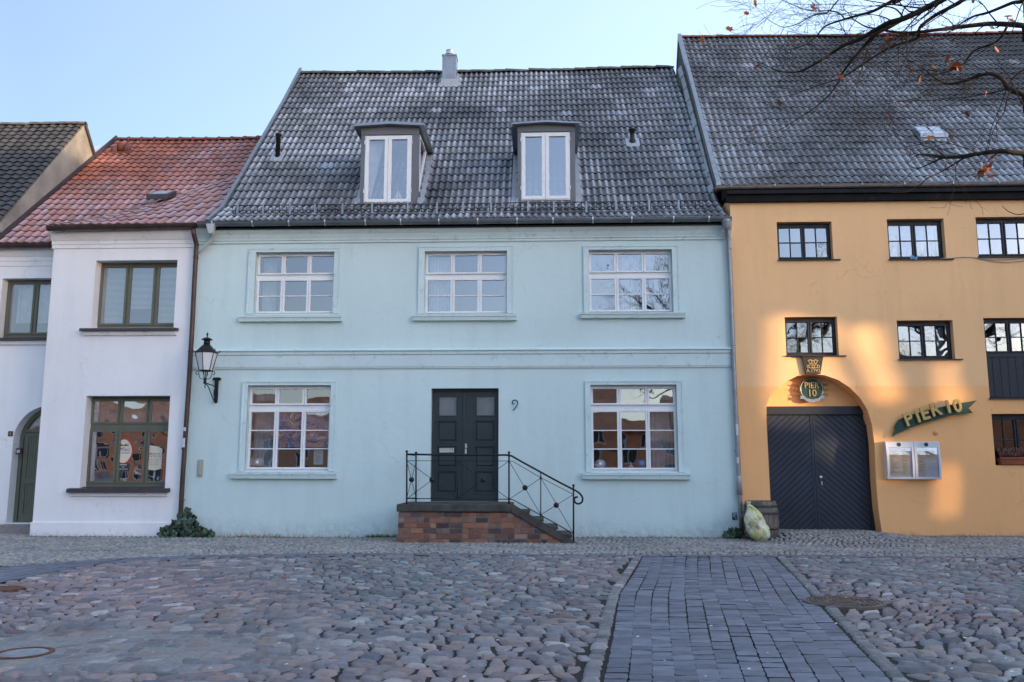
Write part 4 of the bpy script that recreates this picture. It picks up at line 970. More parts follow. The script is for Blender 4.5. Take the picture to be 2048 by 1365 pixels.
r = rF; zm = onY(2010, 710, D+.1).z
w = window(orange, (r[0], zm, r[2], r[3]-.02), D+.12, c2_, M['dframe'], M['glassd'], sw=.03, drip=False, tilt=.5, mun=.018, label='window in the top of a tall loading hatch')
mb = MB(); n_ = 7
for i in range(n_):
    a_ = r[0]+(r[2]-r[0])*i/n_; b_ = r[0]+(r[2]-r[0])*(i+1)/n_; mb.box(a_+.003, b_-.003, D+.10, D+.14, r[1]+.03, zm-.004)
mb.box(r[0], r[2], D+.115, D+.16, r[1], zm-.003); mb.box(r[0]+.01, r[2]-.01, D+.085, D+.099, zm-.05, zm+.0); part('loading_hatch', mb, M['dframe'], orange, bevel=.002)
osill(rF)
mb = MB(); mb.box(OXL+.35, OXR-.35, D+2.2, D+2.3, -.3, ZO-.2); mb.box(OXL+.35, OXR-.35, D+.5, D+2.2, 4.2, 4.3); mb.box(OXL+.35, OXR-.35, D+.5, D+2.2, 2.6, 2.62) if False else None
part('inner_wall', mb, M['room'], orange)
# gate
Yg = D+.36; Zg0 = onY(1640, 1060, Yg).z
X0 = onY(1536, 940, Yg).x; X1 = onY(1742, 940, Yg).x; XM = onY(1630, 940, Yg).x; ZT = onY(1640, 830, Yg).z
print('gate', X0, X1, Zg0, ZT)
mb = MB(); mb.box(gl_[2][0]-.02, onY(1736,820,Yg-.06).x, Yg-.07, Yg+.06, ZT, onY(1640,813,Yg-.06).z); 
mb.box(X1-.06, X1+.08, Yg-.03, Yg+.06, Zg0-.1, ZT); mb.box(X0-.08, X0+.012, Yg-.02, Yg+.06, Zg0-.1, ZT)
GX = (X0, X1)
gate = part('gate', mb, M['dframe'], orange, bevel=.008)
def clip(poly, a, b, c):
    out = []
    for i in range(len(poly)):
        p, q = poly[i], poly[(i+1) % len(poly)]; dp = a*p[0]+b*p[1]-c; dq = a*q[0]+b*q[1]-c
        if dp <= 0: out.append(p)
        if dp*dq < 0: t = dp/(dp-dq); out.append((p[0]+(q[0]-p[0])*t, p[1]+(q[1]-p[1])*t))
    return out
rg = random.Random(3)
for (a_, b_, sgn) in ((X0+.015, XM-.015, 1), (XM+.015, X1-.065, -1)):
    mb = MB(); mb.box(a_, b_, Yg+.03, Yg+.07, Zg0, ZT-.005)
    nx, nz = (-math.sin(R(42))*sgn, math.cos(R(42))); w_ = .10
    lo = min(nx*x+nz*z_ for x in (a_, b_) for z_ in (Zg0, ZT)); hi = max(nx*x+nz*z_ for x in (a_, b_) for z_ in (Zg0, ZT)); s_ = lo
    while s_ < hi:
        p = [(a_, Zg0), (b_, Zg0), (b_, ZT-.006), (a_, ZT-.006)]
        p = clip(p, nx, nz, s_+w_-.009); p = clip(p, -nx, -nz, -(s_+.004)) if len(p) > 2 else p
        if len(p) > 2: mb.ext([p], Yg+rg.uniform(0, .004), Yg+.029)
        s_ += w_
    mb.box(a_-.01, a_+.03, Yg-.012, Yg-.001, Zg0, ZT-.006) if sgn == -1 else mb.box(b_-.035, b_+.012, Yg-.010, Yg-.001, Zg0, ZT-.008)
    part('gate_leaf', mb, M['gate'], gate, bevel=.003)
mb = MB(); p = onY(1641.5, 955, Yg-.015); mb.lathe([(.035,0),(.035,-.012),(.03,-.02)], (p.x, Yg-.012, p.z), 20, axis='y'); p2 = onY(1643, 967, Yg); mb.box(p2.x-.013, p2.x+.013, Yg-.03, Yg-.012, p2.z-.04, p2.z+.04); part('gate_lock', mb, M['steel'], gate)
# keystone
def kpt(x, y, Y): return XZ(x, y, Y)
mb = MB(); K = [kpt(1612,748,D-.06), kpt(1640,748,D-.06), kpt(1646,714,D-.06), kpt(1605,714,D-.06)]
mb.ext([K], D-.07, D+.02); a_ = kpt(1602,712,D-.1); b_ = kpt(1649,712,D-.1); mb.box(a_[0], b_[0], D-.11, D-.02, a_[1]-.02, a_[1]+.012)
ks = part('keystone', mb, M['chest'], orange, bevel=.008)
c = onY(1626, 729, D-.08); mb = MB(True)
for s_ in (-1, 1):
    for path in ([(.0,-.06),(.05,-.08),(.09,-.03),(.06,.02),(.09,.06),(.05,.10),(.01,.07)], [(.02,-.04),(.05,.0),(.02,.05),(.07,.09),(.11,.07)], [(.11,-.08),(.08,-.06),(.11,-.02),(.13,-.05),(.11,-.08)], [(.0,.09),(.03,.04),(.0,.0),(.03,-.05),(.0,-.09)]):
        mb.tube(smooth_path([(c.x+s_*x*1.05, D-.078, c.z+z_*1.05+.0) for x, z_ in path], 4), .008, 6)
mb.text('A.1792', facing(c.x, D-.074, onY(1626, 746, D-.08).z+.012), .006, .105, sx=1.0)
part('gilded_carving', mb, M['gold'], ks)

# ------------------------------------------------------------------ signs on the orange wall
c = onY(1623.5, 779, D+.28); ys = D+.28
t = thing('round_pub_sign', 'round green sign reading PIER 10 with brass side bars above the dark gate', 'sign', (c.x, D+.35, c.z-.3))
mb = MB(True); mb.lathe([(.255,.10),(.27,.06),(.27,.02),(.25,.0),(.235,.0),(.232,.012)], (c.x, ys, c.z), 48, axis='y'); part('rim', mb, M['zinc'], t)
mb = MB(); mb.lathe([(.233,.05),(.233,.006),(.0001,.006)], (c.x, ys, c.z), 48, axis='y', smooth=False); part('face', mb, M['green'], t)
mb = MB(); mb.text('PIER', facing(c.x, ys-.004, c.z+.025), .008, .185, sx=.95); mb.text('10', facing(c.x, ys-.004, c.z-.155), .008, .215, sx=.95); part('lettering', mb, M['gold'], t)
for dz in (.11, .0, -.11):
    mb = MB(); mb.tube([(c.x-.37, ys+.06, c.z+dz), (c.x+.37, ys+.06, c.z+dz)], .014, 8); part('bar', mb, M['gold'], t)
mb = MB(); rb = [(c.x+x, c.z+z_) for x, z_ in ((-.27,-.14),(-.17,-.155),(-.13,-.20),(0,-.225),(.13,-.20),(.17,-.155),(.27,-.13),(.25,-.17),(.28,-.20),(.19,-.215),(.14,-.265),(0,-.29),(-.14,-.265),(-.19,-.215),(-.28,-.21),(-.25,-.175))]
mb.ext([rb], ys-.02, ys+.0); part('ribbon', mb, M['zinc'], t, bevel=.004)
mb = MB(); mb.tube([(c.x, ys+.08, c.z), (c.x, D+.42, c.z)], .03, 8); part('mount', mb, M['iron'], t)
# banner
bp = [(1785,874),(1787.5,866),(1791,860),(1789,856),(1793,846),(1798,840),(1812,833),(1830,828),(1855,821),(1880,815),(1910,809),(1935,805),(1953,801.5),(1945,809),(1937,817),(1941,821),(1945.5,826),(1924,829),(1901,832),(1883,836.5),(1865,842),(1849,846),(1834,851),(1820,856),(1809,861.5),(1796,867)]
Yb_ = D-.10
t = thing('banner_sign', 'dark green ribbon shaped board with raised gold letters PIER 10 on the orange wall', 'sign', (onY(1865,840,D).x, D, onY(1865,870,D).z))
mb = MB(); mb.ext([[XZ(x, y, Yb_) for x, y in bp]], Yb_, Yb_+.03); part('board', mb, M['green'], t, bevel=.006)
mb = MB()
for ch_, x, y, rot, sz in (('P',1821,850,18,.385), ('I',1839,844,16,.385), ('E',1853,838.5,15,.385), ('R',1874,831,14,.385), ('1',1899,825.5,10,.38), ('0',1917,823.5,8,.38)):
    p = onY(x, y, Yb_-.05); q = MB(); q.text(ch_, facing(p.x, Yb_-.05, p.z, R(rot)), .022, sz, sx=.95, offset=.010)
    part('letter', q, M['gold'], t)
for x, y in ((1806,850),(1860,832),(1930,815)):
    p = onY(x, y, Yb_); mb.tube([(p.x, Yb_+.02, p.z), (p.x, D+.01, p.z)], .012, 6)
part('wall_fixing', mb, M['iron'], t)
# menu case
a_ = onY(1769, 884, D-.1); b_ = onY(1882, 959, D-.1); X0m, X1m, Z1m, Z0m = a_.x, b_.x, a_.z, b_.z; xm = onY(1827, 920, D-.1).x
t = thing('menu_case', 'silver double menu display case with two glazed doors on the orange wall below the banner', 'display case', ((X0m+X1m)/2, D, Z0m))
def bulge(u): return .035*math.sin(math.pi*u)
mb = MB(); prof_ = [(D-.002, Z0m)]+[(D-.11-bulge(q/8), Z0m+(Z1m-Z0m)*q/8) for q in range(9)]+[(D-.002, Z1m)]
mb.ext([prof_], X0m+.01, X1m-.01, 'x'); part('case_body', mb, M['alu'], t, bevel=.004)
for (xa_, xb_, half) in ((X0m, xm-.005, True), (xm+.005, X1m, False)):
    d = MB(); Hm = Z1m-Z0m
    def bent(x0, x1, z0, z1, o0, o1):
        n_ = 8
        for i in range(n_):
            za, zb2 = z0+(z1-z0)*i/n_, z0+(z1-z0)*(i+1)/n_; ya_ = D-.11-bulge((za-Z0m)/Hm); yb2 = D-.11-bulge((zb2-Z0m)/Hm)
            d.hexa([(x0, ya_-o1, za), (x1, ya_-o1, za), (x1, ya_-o0, za), (x0, ya_-o0, za), (x0, yb2-o1, zb2), (x1, yb2-o1, zb2), (x1, yb2-o0, zb2), (x0, yb2-o0, zb2)])
    bent(xa_, xa_+.05, Z0m, Z1m, .0, .03); bent(xb_-.05, xb_, Z0m, Z1m, .0, .03); bent(xa_+.05, xb_-.05, Z0m, Z0m+.045, .0, .028); bent(xa_+.05, xb_-.05, Z1m-.12, Z1m, .0, .028)
    dd = part('case_door', d, M['alu'], t, bevel=.003)
    d = MB(); bent(xa_+.05, xb_-.05, Z0m+.045, Z1m-.12, .012, .014); part('case_pane', d, M['glassf'], dd)
    d = MB(); bent(xa_+.065, xa_+.30 if half else xa_+.22, Z0m+.10 if half else Z0m+.07, Z1m-.14, .002, .004)
    if half: bent(xa_+.305, xb_-.10, Z0m+.10, Z1m-.145, .002, .0045)
    else: bent(xa_+.225, xb_-.085, Z1m-.36, Z1m-.15, .002, .0045)
    sheets = part('menu_sheet', d, M['menu'] if 'menu' in M else M['paper'], dd)
    d = MB(); rg = random.Random(4+half); zz = Z1m-.18
    while zz > Z0m+.13:
        if half or zz > Z1m-.33: bent(xa_+.25 if not half else xa_+.33, min(xb_-.12, xa_+.33+rg.uniform(.05, .12)), zz, zz+.006, .0046, .0056) 
        bent(xa_+.085, xa_+.085+rg.uniform(.06, .12 if not half else .19), zz, zz+.006, .0042, .0052); zz -= rg.choice((.018, .018, .03))
    part('menu_print', d, M['brownink'] if 'brownink' in M else M['ink'], dd)
    d = MB(); p = ((xa_+xb_)/2-.01, D-.155, Z1m-.062); d.lathe([(.043,.02),(.043,.0),(.0001,.0)], p, 24, axis='y', smooth=False); badge = part('badge', d, M['green'], dd)
# small lamp knob
p = onY(1872, 866, D-.03); mb = MB(True); mb.lathe([(.045,.05),(.045,.02),(.03,.0),(.01,-.01)], (p.x, D-.05, p.z), 16, axis='y'); single('cable_outlet_cap', mb, M['orangecap'] if 'orangecap' in M else M['gold'], 'small round orange cap on the wall between banner and menu case', 'cap')
# cable along the first floor
pts = [onY(x, y, D-.02) for x, y in ((1880,517.5),(1900,517),(1925,514.5),(1945,515),(1960,518),(1985,523),(2010,525),(2035,523),(2060,520))]
mb = MB(True); mb.tube(smooth_path(pts, 5), .008, 6); pts = [onY(x, y, D-.02) for x, y in ((1955,516),(1975,519),(2000,520),(2030,518.5),(2060,514))]; mb.tube(smooth_path(pts, 5), .006, 6)
single('loose_cable', mb, M['cable'], 'grey cable sagging along the orange wall below the upper windows', 'cable')
p = onY(1829, 516, D-.06); mb = MB(True); rg = random.Random(1)
n_ = 8; vs = []
for i in range(n_+1):
    for j in range(5):
        vs.append((p.x-.075+.15*i/n_, D-.05+.02*math.sin(i*1.3+j), p.z+.035-.02*j+.018*math.sin(i*.9)+.01*rg.random()))
mb.add(vs, [(i*5+j, (i+1)*5+j, (i+1)*5+j+1, i*5+j+1) for i in range(n_) for j in range(4)]); single('face_mask', mb, M['maskblue'] if 'maskblue' in M else M['sticker'], 'crumpled light blue face mask on the sill of the upper middle orange window', 'face mask')
# window box
r = rG; mb = MB(); x0, x1 = r[0]+.08, r[2]-.02
t = thing('window_box', 'terracotta window box with faded heather at the lower right window', 'window box', ((x0+x1)/2, D, r[1]))
mb.hexa([(x0+.03, D-.04, r[1]+.01), (x1, D-.04, r[1]+.01), (x1, D+.10, r[1]+.01), (x0+.03, D+.10, r[1]+.01), (x0, D-.07, r[1]+.15), (x1+.02, D-.07, r[1]+.15), (x1+.02, D+.12, r[1]+.15), (x0, D+.12, r[1]+.15)]); mb.box(x0-.01, x1+.03, D-.085, D-.06, r[1]+.13, r[1]+.165); part('trough', mb, M['terra'], t, bevel=.008)
mb = MB(); rg = random.Random(6)
for i in range(420):
    bx = rg.uniform(x0+.02, x1); by = rg.uniform(D-.05, D+.09); a1 = rg.uniform(-.5, .5); h_ = rg.uniform(.08, .24); tx = bx+a1*h_; ty_ = by+rg.uniform(-.25, .1)*h_
    cc_ = rg.choice(((1.4,.9,.8),(1,1,1),(.9,1.2,.8),(1.6,1.1,1.1)))
    mb.tube([(bx, by, r[1]+.14), (tx, ty_, r[1]+.14+h_)], [.004, .007], 4, cc_)
part('heather_plants', mb, M['heather'], t)
# ================================================================== GROUND
def zpx(x, y): p = onZ(x, y, 0); return p.x, p.y
def polyf(pts):
    P_ = [zpx(*p) for p in pts]; xs = [p[0] for p in P_]; ys = [p[1] for p in P_]
    return lambda x: float(np.interp(x, xs, ys))
f_up = polyf([(-900,1190),(-300,1152),(0,1135),(120,1125),(240,1117),(420,1110),(700,1106),(1000,1108),(1285,1109),(1545,1111),(2100,1113),(2900,1116)])
f_lo = polyf([(-900,1290),(-300,1215),(0,1170),(130,1140),(240,1126),(420,1115.5),(700,1110.5),(1000,1111.5),(1285,1112.5),(1545,1115),(2100,1117),(2900,1120)])
gX = (onY(1560,1057,D).x, onY(1745,1057,D).x)
def sm(a, b, x): t = min(1, max(0, (x-a)/(b-a))); return t*t*(3-2*t)
zL = onY(40, 1066, DS).z
def G(x, y):
    g = 0.0
    g += (Zg0+.005)*sm(gX[0]-.6, gX[0]+.1, x)*(1-sm(gX[1]-.3, gX[1]+1.0, x)*.72)*sm(16.4, 18.75, y)*(1-.6*sm(9.5, 12.5, x))
    g += max(0, zL)*sm(-9.6, -10.6, -abs(x)) if False else 0
    g += max(0, zL)*(1-sm(-11.2, -10.2, x))*sm(17.2, 19.2, y)
    g += .018*mnoise.noise(Vector((x*.35, y*.35, 1)))
    return g
print('ground', Zg0, zL, gX)
# path edges (dark paving strip running towards the houses)
pl0 = zpx(1205,1365); pl1 = zpx(1243,1185); pl2 = zpx(1288,1110); pr0 = zpx(1783,1365); pr1 = zpx(1548,1112)
def ext0(a, b, y): return a[0]+(b[0]-a[0])*(y-a[1])/(b[1]-a[1])
def pL_(y): return ext0(pl1, pl2, y) if y > pl1[1] else ext0(pl0, pl1, y)
def pR_(y): return ext0(pr0, pr1, y)
print('path', pl0, pl1, pl2, pr0, pr1)
def stones(name, cells, m, hgt, kk=5, rnd=.30, gap=.012, tilt=.03, label=None, base=0.0, edge=.35, seed=0, side=-.55):
    """cells: list of (4 corners xy, colour, z offset); every stone a small dome with rounded outline"""
    rng = np.random.RandomState(seed); N = len(cells)
    u = np.linspace(-1, 1, kk); A, B = np.meshgrid(u, u)
    q = np.clip(np.abs(A)**4+np.abs(B)**4, 0, 2)
    # squircle: pull the corners in
    f = 1-rnd*(np.abs(A*B))**1.6
    a = (A*f).ravel(); b = (B*f).ravel(); ring = np.maximum(np.abs(A), np.abs(B)).ravel()
    hh = (1-edge*ring**4); hh[ring > .999] = side; n = kk*kk
    C = np.array([c[0] for c in cells]); cen = C.mean(1, keepdims=True)
    d = C-cen; L = np.linalg.norm(d, axis=2, keepdims=True); C = cen+d*(1-gap/np.maximum(L, .01)*1.3)
    w = [((1-a)*(1-b)/4), ((1+a)*(1-b)/4), ((1+a)*(1+b)/4), ((1-a)*(1+b)/4)]
    XY = sum(C[:, i, None, :]*w[i][None, :, None] for i in range(4))
    XY += rng.normal(0, .0032, XY.shape)
    zc = np.array([G(c[0, 0], c[0, 1]) for c in cen]); zo = np.array([c[2] for c in cells])
    tx = rng.normal(0, tilt, N); ty = rng.normal(0, tilt, N)
    Z = base+zc[:, None]+zo[:, None]+hgt*hh[None, :]+tx[:, None]*(XY[:, :, 0]-cen[:, :, 0])+ty[:, None]*(XY[:, :, 1]-cen[:, :, 1])+rng.normal(0, hgt*.05, (N, n))
    V = np.concatenate([XY, Z[:, :, None]], 2).reshape(-1, 3)
    fa = np.array([(i*kk+j, i*kk+j+1, (i+1)*kk+j+1, (i+1)*kk+j) for i in range(kk-1) for j in range(kk-1)])
    Fc = (fa[None]+(np.arange(N)*n)[:, None, None]).reshape(-1, 4)
    me = bpy.data.meshes.new(name); me.vertices.add(len(V)); me.vertices.foreach_set('co', V.ravel())
    me.loops.add(Fc.size); me.loops.foreach_set('vertex_index', Fc.ravel()); me.polygons.add(len(Fc))
    me.polygons.foreach_set('loop_start', np.arange(0, Fc.size, 4)); me.polygons.foreach_set('loop_total', np.full(len(Fc), 4)) if False else None
    me.polygons.foreach_set('use_smooth', np.ones(len(Fc), bool)); me.update(calc_edges=True)
    at = me.color_attributes.new('Col', 'FLOAT_COLOR', 'POINT'); cc_ = np.ones((N, n, 4), np.float32); cc_[:, :, :3] = np.array([c[1] for c in cells])[:, None, :]
    at.data.foreach_set('color', cc_.ravel()); me.materials.append(m); me.validate()
    o = bpy.data.objects.new(name, me); COL.objects.link(o); setp(o, kind='structure', label=label); return o
M['cobble'] = mat('cobble_granite', (1,1,1), .70, var=.22, vs=12, bump=.9, bs=55, bd=.010, attr=True, spec=.3, fine=.3)
M['sett'] = mat('small_sett', (1,1,1), .75, var=.15, vs=8, bump=.5, bs=90, bd=.005, attr=True, spec=.25, fine=.15)
M['paver'] = mat('dark_paver', (1,1,1), .7, var=.20, vs=6, bump=.7, bs=160, bd=.004, attr=True, spec=.25, fine=.25)
n_ = NT('joint_sand'); xyz = n_.wpos(); b_ = n_.mix(n_.ramp(n_.noise(1.3, 6, .7), .35, .65), (.020,.019,.018), (.060,.056,.05)); b_ = n_.mix(n_.ramp(n_.noise(40, 4, .7), .3, .7), b_, (.06,.057,.052)); 
b_ = n_.mix(n_.ramp(n_.noise(.9, 6, .7), .56, .66, 0, .55), b_, (.035,.048,.022)); n_.col(b_); n_.b.inputs['Roughness'].default_value = .95; n_.b.inputs['Specular IOR Level'].default_value = .1; n_.bump(n_.noise(90, 4), .6, .01); 
spq = onZ(230, 1300); sv = n_.nd('ShaderNodeVectorMath', operation='SUBTRACT'); n_.ln(n_.wpos(), sv.inputs[0]); sv.inputs[1].default_value = (spq.x, spq.y, 0); ln_ = n_.nd('ShaderNodeVectorMath', operation='LENGTH'); n_.ln(n_.scl(sv.outputs[0], (.6, .95, 0)), ln_.inputs[0])
fs_ = n_.math('ADD', ln_.outputs['Value'], n_.ramp(n_.noise(2.2, 5), .2, .8, -.3, .3)); n_.col(n_.mix(n_.ramp(fs_, .7, 1.25, 1, 0), b_, n_.mix(n_.ramp(n_.noise(30, 5), .3, .7), (.20,.195,.185), (.30,.295,.28)))); M['sand'] = n_.m
palette = [((.150,.128,.128), 30), ((.170,.130,.124), 20), ((.128,.130,.142), 26), ((.105,.110,.128), 15), ((.190,.180,.170), 8), ((.185,.135,.115), 8), ((.155,.088,.085), 4), ((.225,.222,.215), 4), ((.072,.080,.102), 4), ((.21,.165,.14), 3)]
pc_ = [k(tuple(.42*sum(p[0])/3+.58*q for q in p[0]), 2.0) for p in palette]; pw = [p[1] for p in palette]
mh = [(onZ(1688,1206), .46), (onZ(47,1312), .24), (onZ(8,1179), .24)]
def near_mh(x, y, add=.05): return any(math.hypot(x-c.x, y-c.y) < r+add for c, r in mh)
rg = random.Random(42)
# cobbles: bent, irregular courses
cells = []; border = .16
def warp(x, y): return y+.42*math.sin(x*.55+.6)+.16*math.sin(x*1.7+y*.4)+.05*mnoise.noise(Vector((x*1.3, y*1.3, 3)))*2
rows = []; y = 1.5
while y < 17: rows.append(y); y += rg.uniform(.135, .20)
jf = {}
def rowy(i, x): 
    return rows[i]-.42*math.sin(x*.55+.6)-.16*math.sin(x*1.7+rows[i]*.4)+.075*mnoise.noise(Vector((x*3.2, i*7.3, 0)))
for i in range(len(rows)-1):
    x = -17+rg.uniform(0, .2); sh = rg.uniform(-.02, .02)
    pj = rg.gauss(0, .025)
    while x < 17:
        w_ = rg.choice((.11,.13,.15,.17,.19,.22))*rg.uniform(.9, 1.12); nj = rg.gauss(0, .038)
        yc = rowy(i, x+w_/2)+.09
        if yc > 2.6 and abs(x) < 3.2+yc*.85:
            xc = x+w_/2; inp = pL_(yc)-border-.02 < xc-.0 < pR_(yc)+border+.02
            if yc < f_lo(xc)-.07 and not inp and not near_mh(xc, yc):
                sk = .03*math.sin(x*.9+i*.1)
                cs = [(x-pj-sk, rowy(i, x)), (x+w_-nj-sk, rowy(i, x+w_)), (x+w_+nj+sk, rowy(i+1, x+w_)), (x+pj+sk, rowy(i+1, x))]
                c = rg.choices(pc_, pw)[0]; f = rg.uniform(.78, 1.22)*(1+.12*mnoise.noise(Vector((xc*.5, yc*.5, 2))))
                pk_ = 1+.18*mnoise.noise(Vector((xc*.25, yc*.25, 9)))
                cells.append((cs, (c[0]*f*pk_, c[1]*f, c[2]*f), rg.gauss(0, .006)))
        pj = nj; x += w_
# squarer kerb stones along both sides of the strip
for fn, s_ in ((pL_, -1), (pR_, 1)):
    y = 2.6
    while y < f_lo(fn(14))-.1:
        l = rg.uniform(.14, .24); x0 = fn(y)+s_*.012; x1 = fn(y+l)+s_*.012; o_ = s_*border*rg.uniform(.9, 1.05)
        cs = [(x0, y), (x0+o_, y), (x1+o_, y+l), (x1, y+l)] if s_ > 0 else [(x0+o_, y), (x0, y), (x1, y+l), (x1+o_, y+l)]
        c = rg.choices(pc_, pw)[0]; f = rg.uniform(.85, 1.1); c = k((sum(c)/3,)*3, 1.0); cells.append((cs, (c[0]*f, c[1]*f, c[2]*f), rg.gauss(0, .004))); y += l
stones('cobblestone_square', cells, M['cobble'], .013, kk=7, rnd=.10, gap=.007, tilt=.028, seed=1, edge=.32, side=-1.9)
print('cobbles', len(cells))
# small setts on the pavement, in shallow arcs
XOLg = (GX[0]-.05, GX[1]+.15); cells = []; y = 13.0; r_i = 0
while y < 21.5:
    dy = rg.uniform(.085, .105); x = -17+rg.uniform(0, .1); pj = 0
    while x < 19:
        w_ = rg.uniform(.085, .125); nj = rg.gauss(0, .010)
        arc = lambda xx: y+.12*abs(math.sin(xx*1.7))+.02*mnoise.noise(Vector((xx*2, y*2, 0)))
        xc = x+w_/2; yc = arc(xc)+dy/2
        lim = D-.02 if BX0 < xc else DS-.0
        if XOLg[0] < xc < XOLg[1]: lim = D+.40
        if xc < ax0+.0 or xc > acx+.9: pass
        if f_up(xc)+.03 < yc < lim:
            cs = [(x+pj, arc(x)), (x+w_+nj, arc(x+w_)), (x+w_-nj, arc(x+w_)+dy), (x-pj, arc(x)+dy)]
            f = rg.uniform(.75, 1.25); c = rg.choice(((.185,.18,.165),(.17,.17,.165),(.15,.15,.155),(.20,.185,.16)))
            f *= 1.8*(.72 if yc > lim-.28 else 1)*(1+.25*mnoise.noise(Vector((xc*.8, yc*1.5, 5)))); cells.append((cs, (c[0]*f, c[1]*f, c[2]*f), rg.gauss(0, .003)))  # setts along the wall foot darkened to paint in contact shade
        pj = nj; x += w_
    y += dy
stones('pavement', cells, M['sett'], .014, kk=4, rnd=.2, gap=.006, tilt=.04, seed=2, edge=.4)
print('setts', len(cells))
# dark pavers: the strip across the square and the band along the pavement
cells = []; nc = 12; rgp = random.Random(9)
for c in range(nc):
    y = 2.6-rgp.uniform(0, .2)
    while y < 15.2:
        l = .165; a0 = pL_(y)+(pR_(y)-pL_(y))*c/nc; a1 = pL_(y)+(pR_(y)-pL_(y))*(c+1)/nc; b0 = pL_(y+l)+(pR_(y+l)-pL_(y+l))*c/nc; b1 = pL_(y+l)+(pR_(y+l)-pL_(y+l))*(c+1)/nc
        if y+l < f_lo((a0+a1)/2)+.02:
            f = rgp.uniform(.78, 1.2); wv = .012*math.sin(y*1.1+c*.7); cells.append(([(a0+wv, y), (a1+wv, y), (b1+wv, y+l), (b0+wv, y+l)], (.21*f, .225*f, .265*f), rgp.gauss(0, .0015)))
        y += l
x = -17
while x < 17:
    l = .20; a = f_lo(x); b = f_up(x); n2 = max(1, int(round((b-a)/.17)))
    for q in range(n2):
        y0, y1 = a+(b-a)*q/n2, a+(b-a)*(q+1)/n2; a2 = f_lo(x+l); b2 = f_up(x+l); y2, y3 = a2+(b2-a2)*q/n2, a2+(b2-a2)*(q+1)/n2
        f = rgp.uniform(.8, 1.2); cells.append(([(x, y0), (x+l, y2), (x+l, y3), (x, y1)], (.195*f, .21*f, .25*f), rgp.gauss(0, .0015)))
    x += l
stones('paved_strip', cells, M['paver'], .0045, kk=4, rnd=.03, gap=.0018, tilt=.010, base=.002, seed=3, edge=.2)
# earth sheet under the stones; sandy fill in the front left corner
def sheet(name, x0, x1, y0, y1, st, zf, m):
    nx = int((x1-x0)/st)+1; ny = int((y1-y0)/st)+1
    vs = [(x0+(x1-x0)*i/(nx-1), y0+(y1-y0)*j/(ny-1), 0) for j in range(ny) for i in range(nx)]; vs = [(a, b, zf(a, b)) for a, b, _ in vs]
    mb = MB(True); mb.add(vs, [(j*nx+i, j*nx+i+1, (j+1)*nx+i+1, (j+1)*nx+i) for j in range(ny-1) for i in range(nx-1)])
    o = single(name, mb, m, kind='structure'); return o
sp_ = onZ(230, 1300)
def gs(x, y):
    z_ = G(x, y)-.012+.006*mnoise.noise(Vector((x*2, y*2, 4)))
    dd = math.hypot((x-sp_.x)/1.5, (y-sp_.y)/.95)
    dd += .25*mnoise.noise(Vector((x*2.3, y*2.3, 7)))
    return z_+.021*(1-sm(.55, 1.15, dd))
sheet('ground', -18, 20, 1.5, 21.4, .10, gs, M['sand'])
mb = MB(); 
for (a, b, c, d_) in ((-400, 400, -400, 1.5), (-400, -18, 1.5, 21.4), (20, 400, 1.5, 21.4), (-400, 400, 21.4, 500)): mb.quad((a, c, -.012), (b, c, -.012), (b, d_, -.012), (a, d_, -.012))
single('square', mb, mat('far_paving', (.12,.115,.115), .9, var=.2, vs=3, bump=.4, bs=12), kind='structure')
# manhole covers
def manhole(c, r, label, m, fill, ribs=True):
    z0 = G(c.x, c.y)+.012; t = thing('manhole_cover', label, 'manhole cover', (c.x, c.y, z0), group='round covers in the paving')
    mb = MB(); mb.lathe([(r, -.06), (r, .004), (r-.035, .006), (r-.04, -.05)], (c.x, c.y, z0), 40, smooth=False); part('ring', mb, m, t)
    mb = MB(); mb.lathe([(r-.045, -.05), (r-.045, .0), (.001, .002)], (c.x, c.y, z0), 40, smooth=False)
    if ribs:
        for rr in (r-.09, r-.15, r-.21):
            n_ = int(2*math.pi*rr/.06)
            for q in range(n_):
                a = 2*math.pi*q/n_; x = c.x+rr*math.cos(a); y = c.y+rr*math.sin(a); mb.box(x-.017, x+.017, y-.017, y+.017, z0, z0+.011)
        mb.lathe([(.15, .001), (.15, .010), (.13, .010), (.13, .002)], (c.x, c.y, z0), 24, smooth=False)
        for q in range(5): mb.box(c.x-.10, c.x+.10, c.y-.09+q*.04, c.y-.075+q*.04, z0, z0+.010)
    part('cover', mb, fill, t)
manhole(mh[0][0], .43, 'large round cast iron manhole cover in the cobbles right of the dark strip', M['cast'], M['cast'])
manhole(mh[1][0], .22, 'small round cover with rusty rim and concrete filling in the sandy cobbles front left', M['rust'], M['concrete'], False)
manhole(mh[2][0], .22, 'small rusty cover at the left edge beside the dark paving band', M['rust'], M['rust'], False)

# ================================================================== ENTRANCE STAIRS
YF = D-1.45
sx0 = onY(796, 1040, YF).x; sxe = onY(1148, 1088, YF).x; slx1 = onY(1023, 1012, YF).x
zs1 = onY(900, 1009, YF).z; zs0 = onY(900, 1024, YF).z
print('stair', sx0, slx1, sxe, zs1, YF)
st = thing('entrance_stairs', 'brick front steps with concrete landing and black iron railing below the dark double door', 'steps', ((sx0+sxe)/2, YF+.7, 0))
ln = part
mb = MB(); mb.box(sx0-.03, slx1, YF-.04, D-.003, zs0, zs1); part('landing', mb, M['slab'], st, bevel=.02)
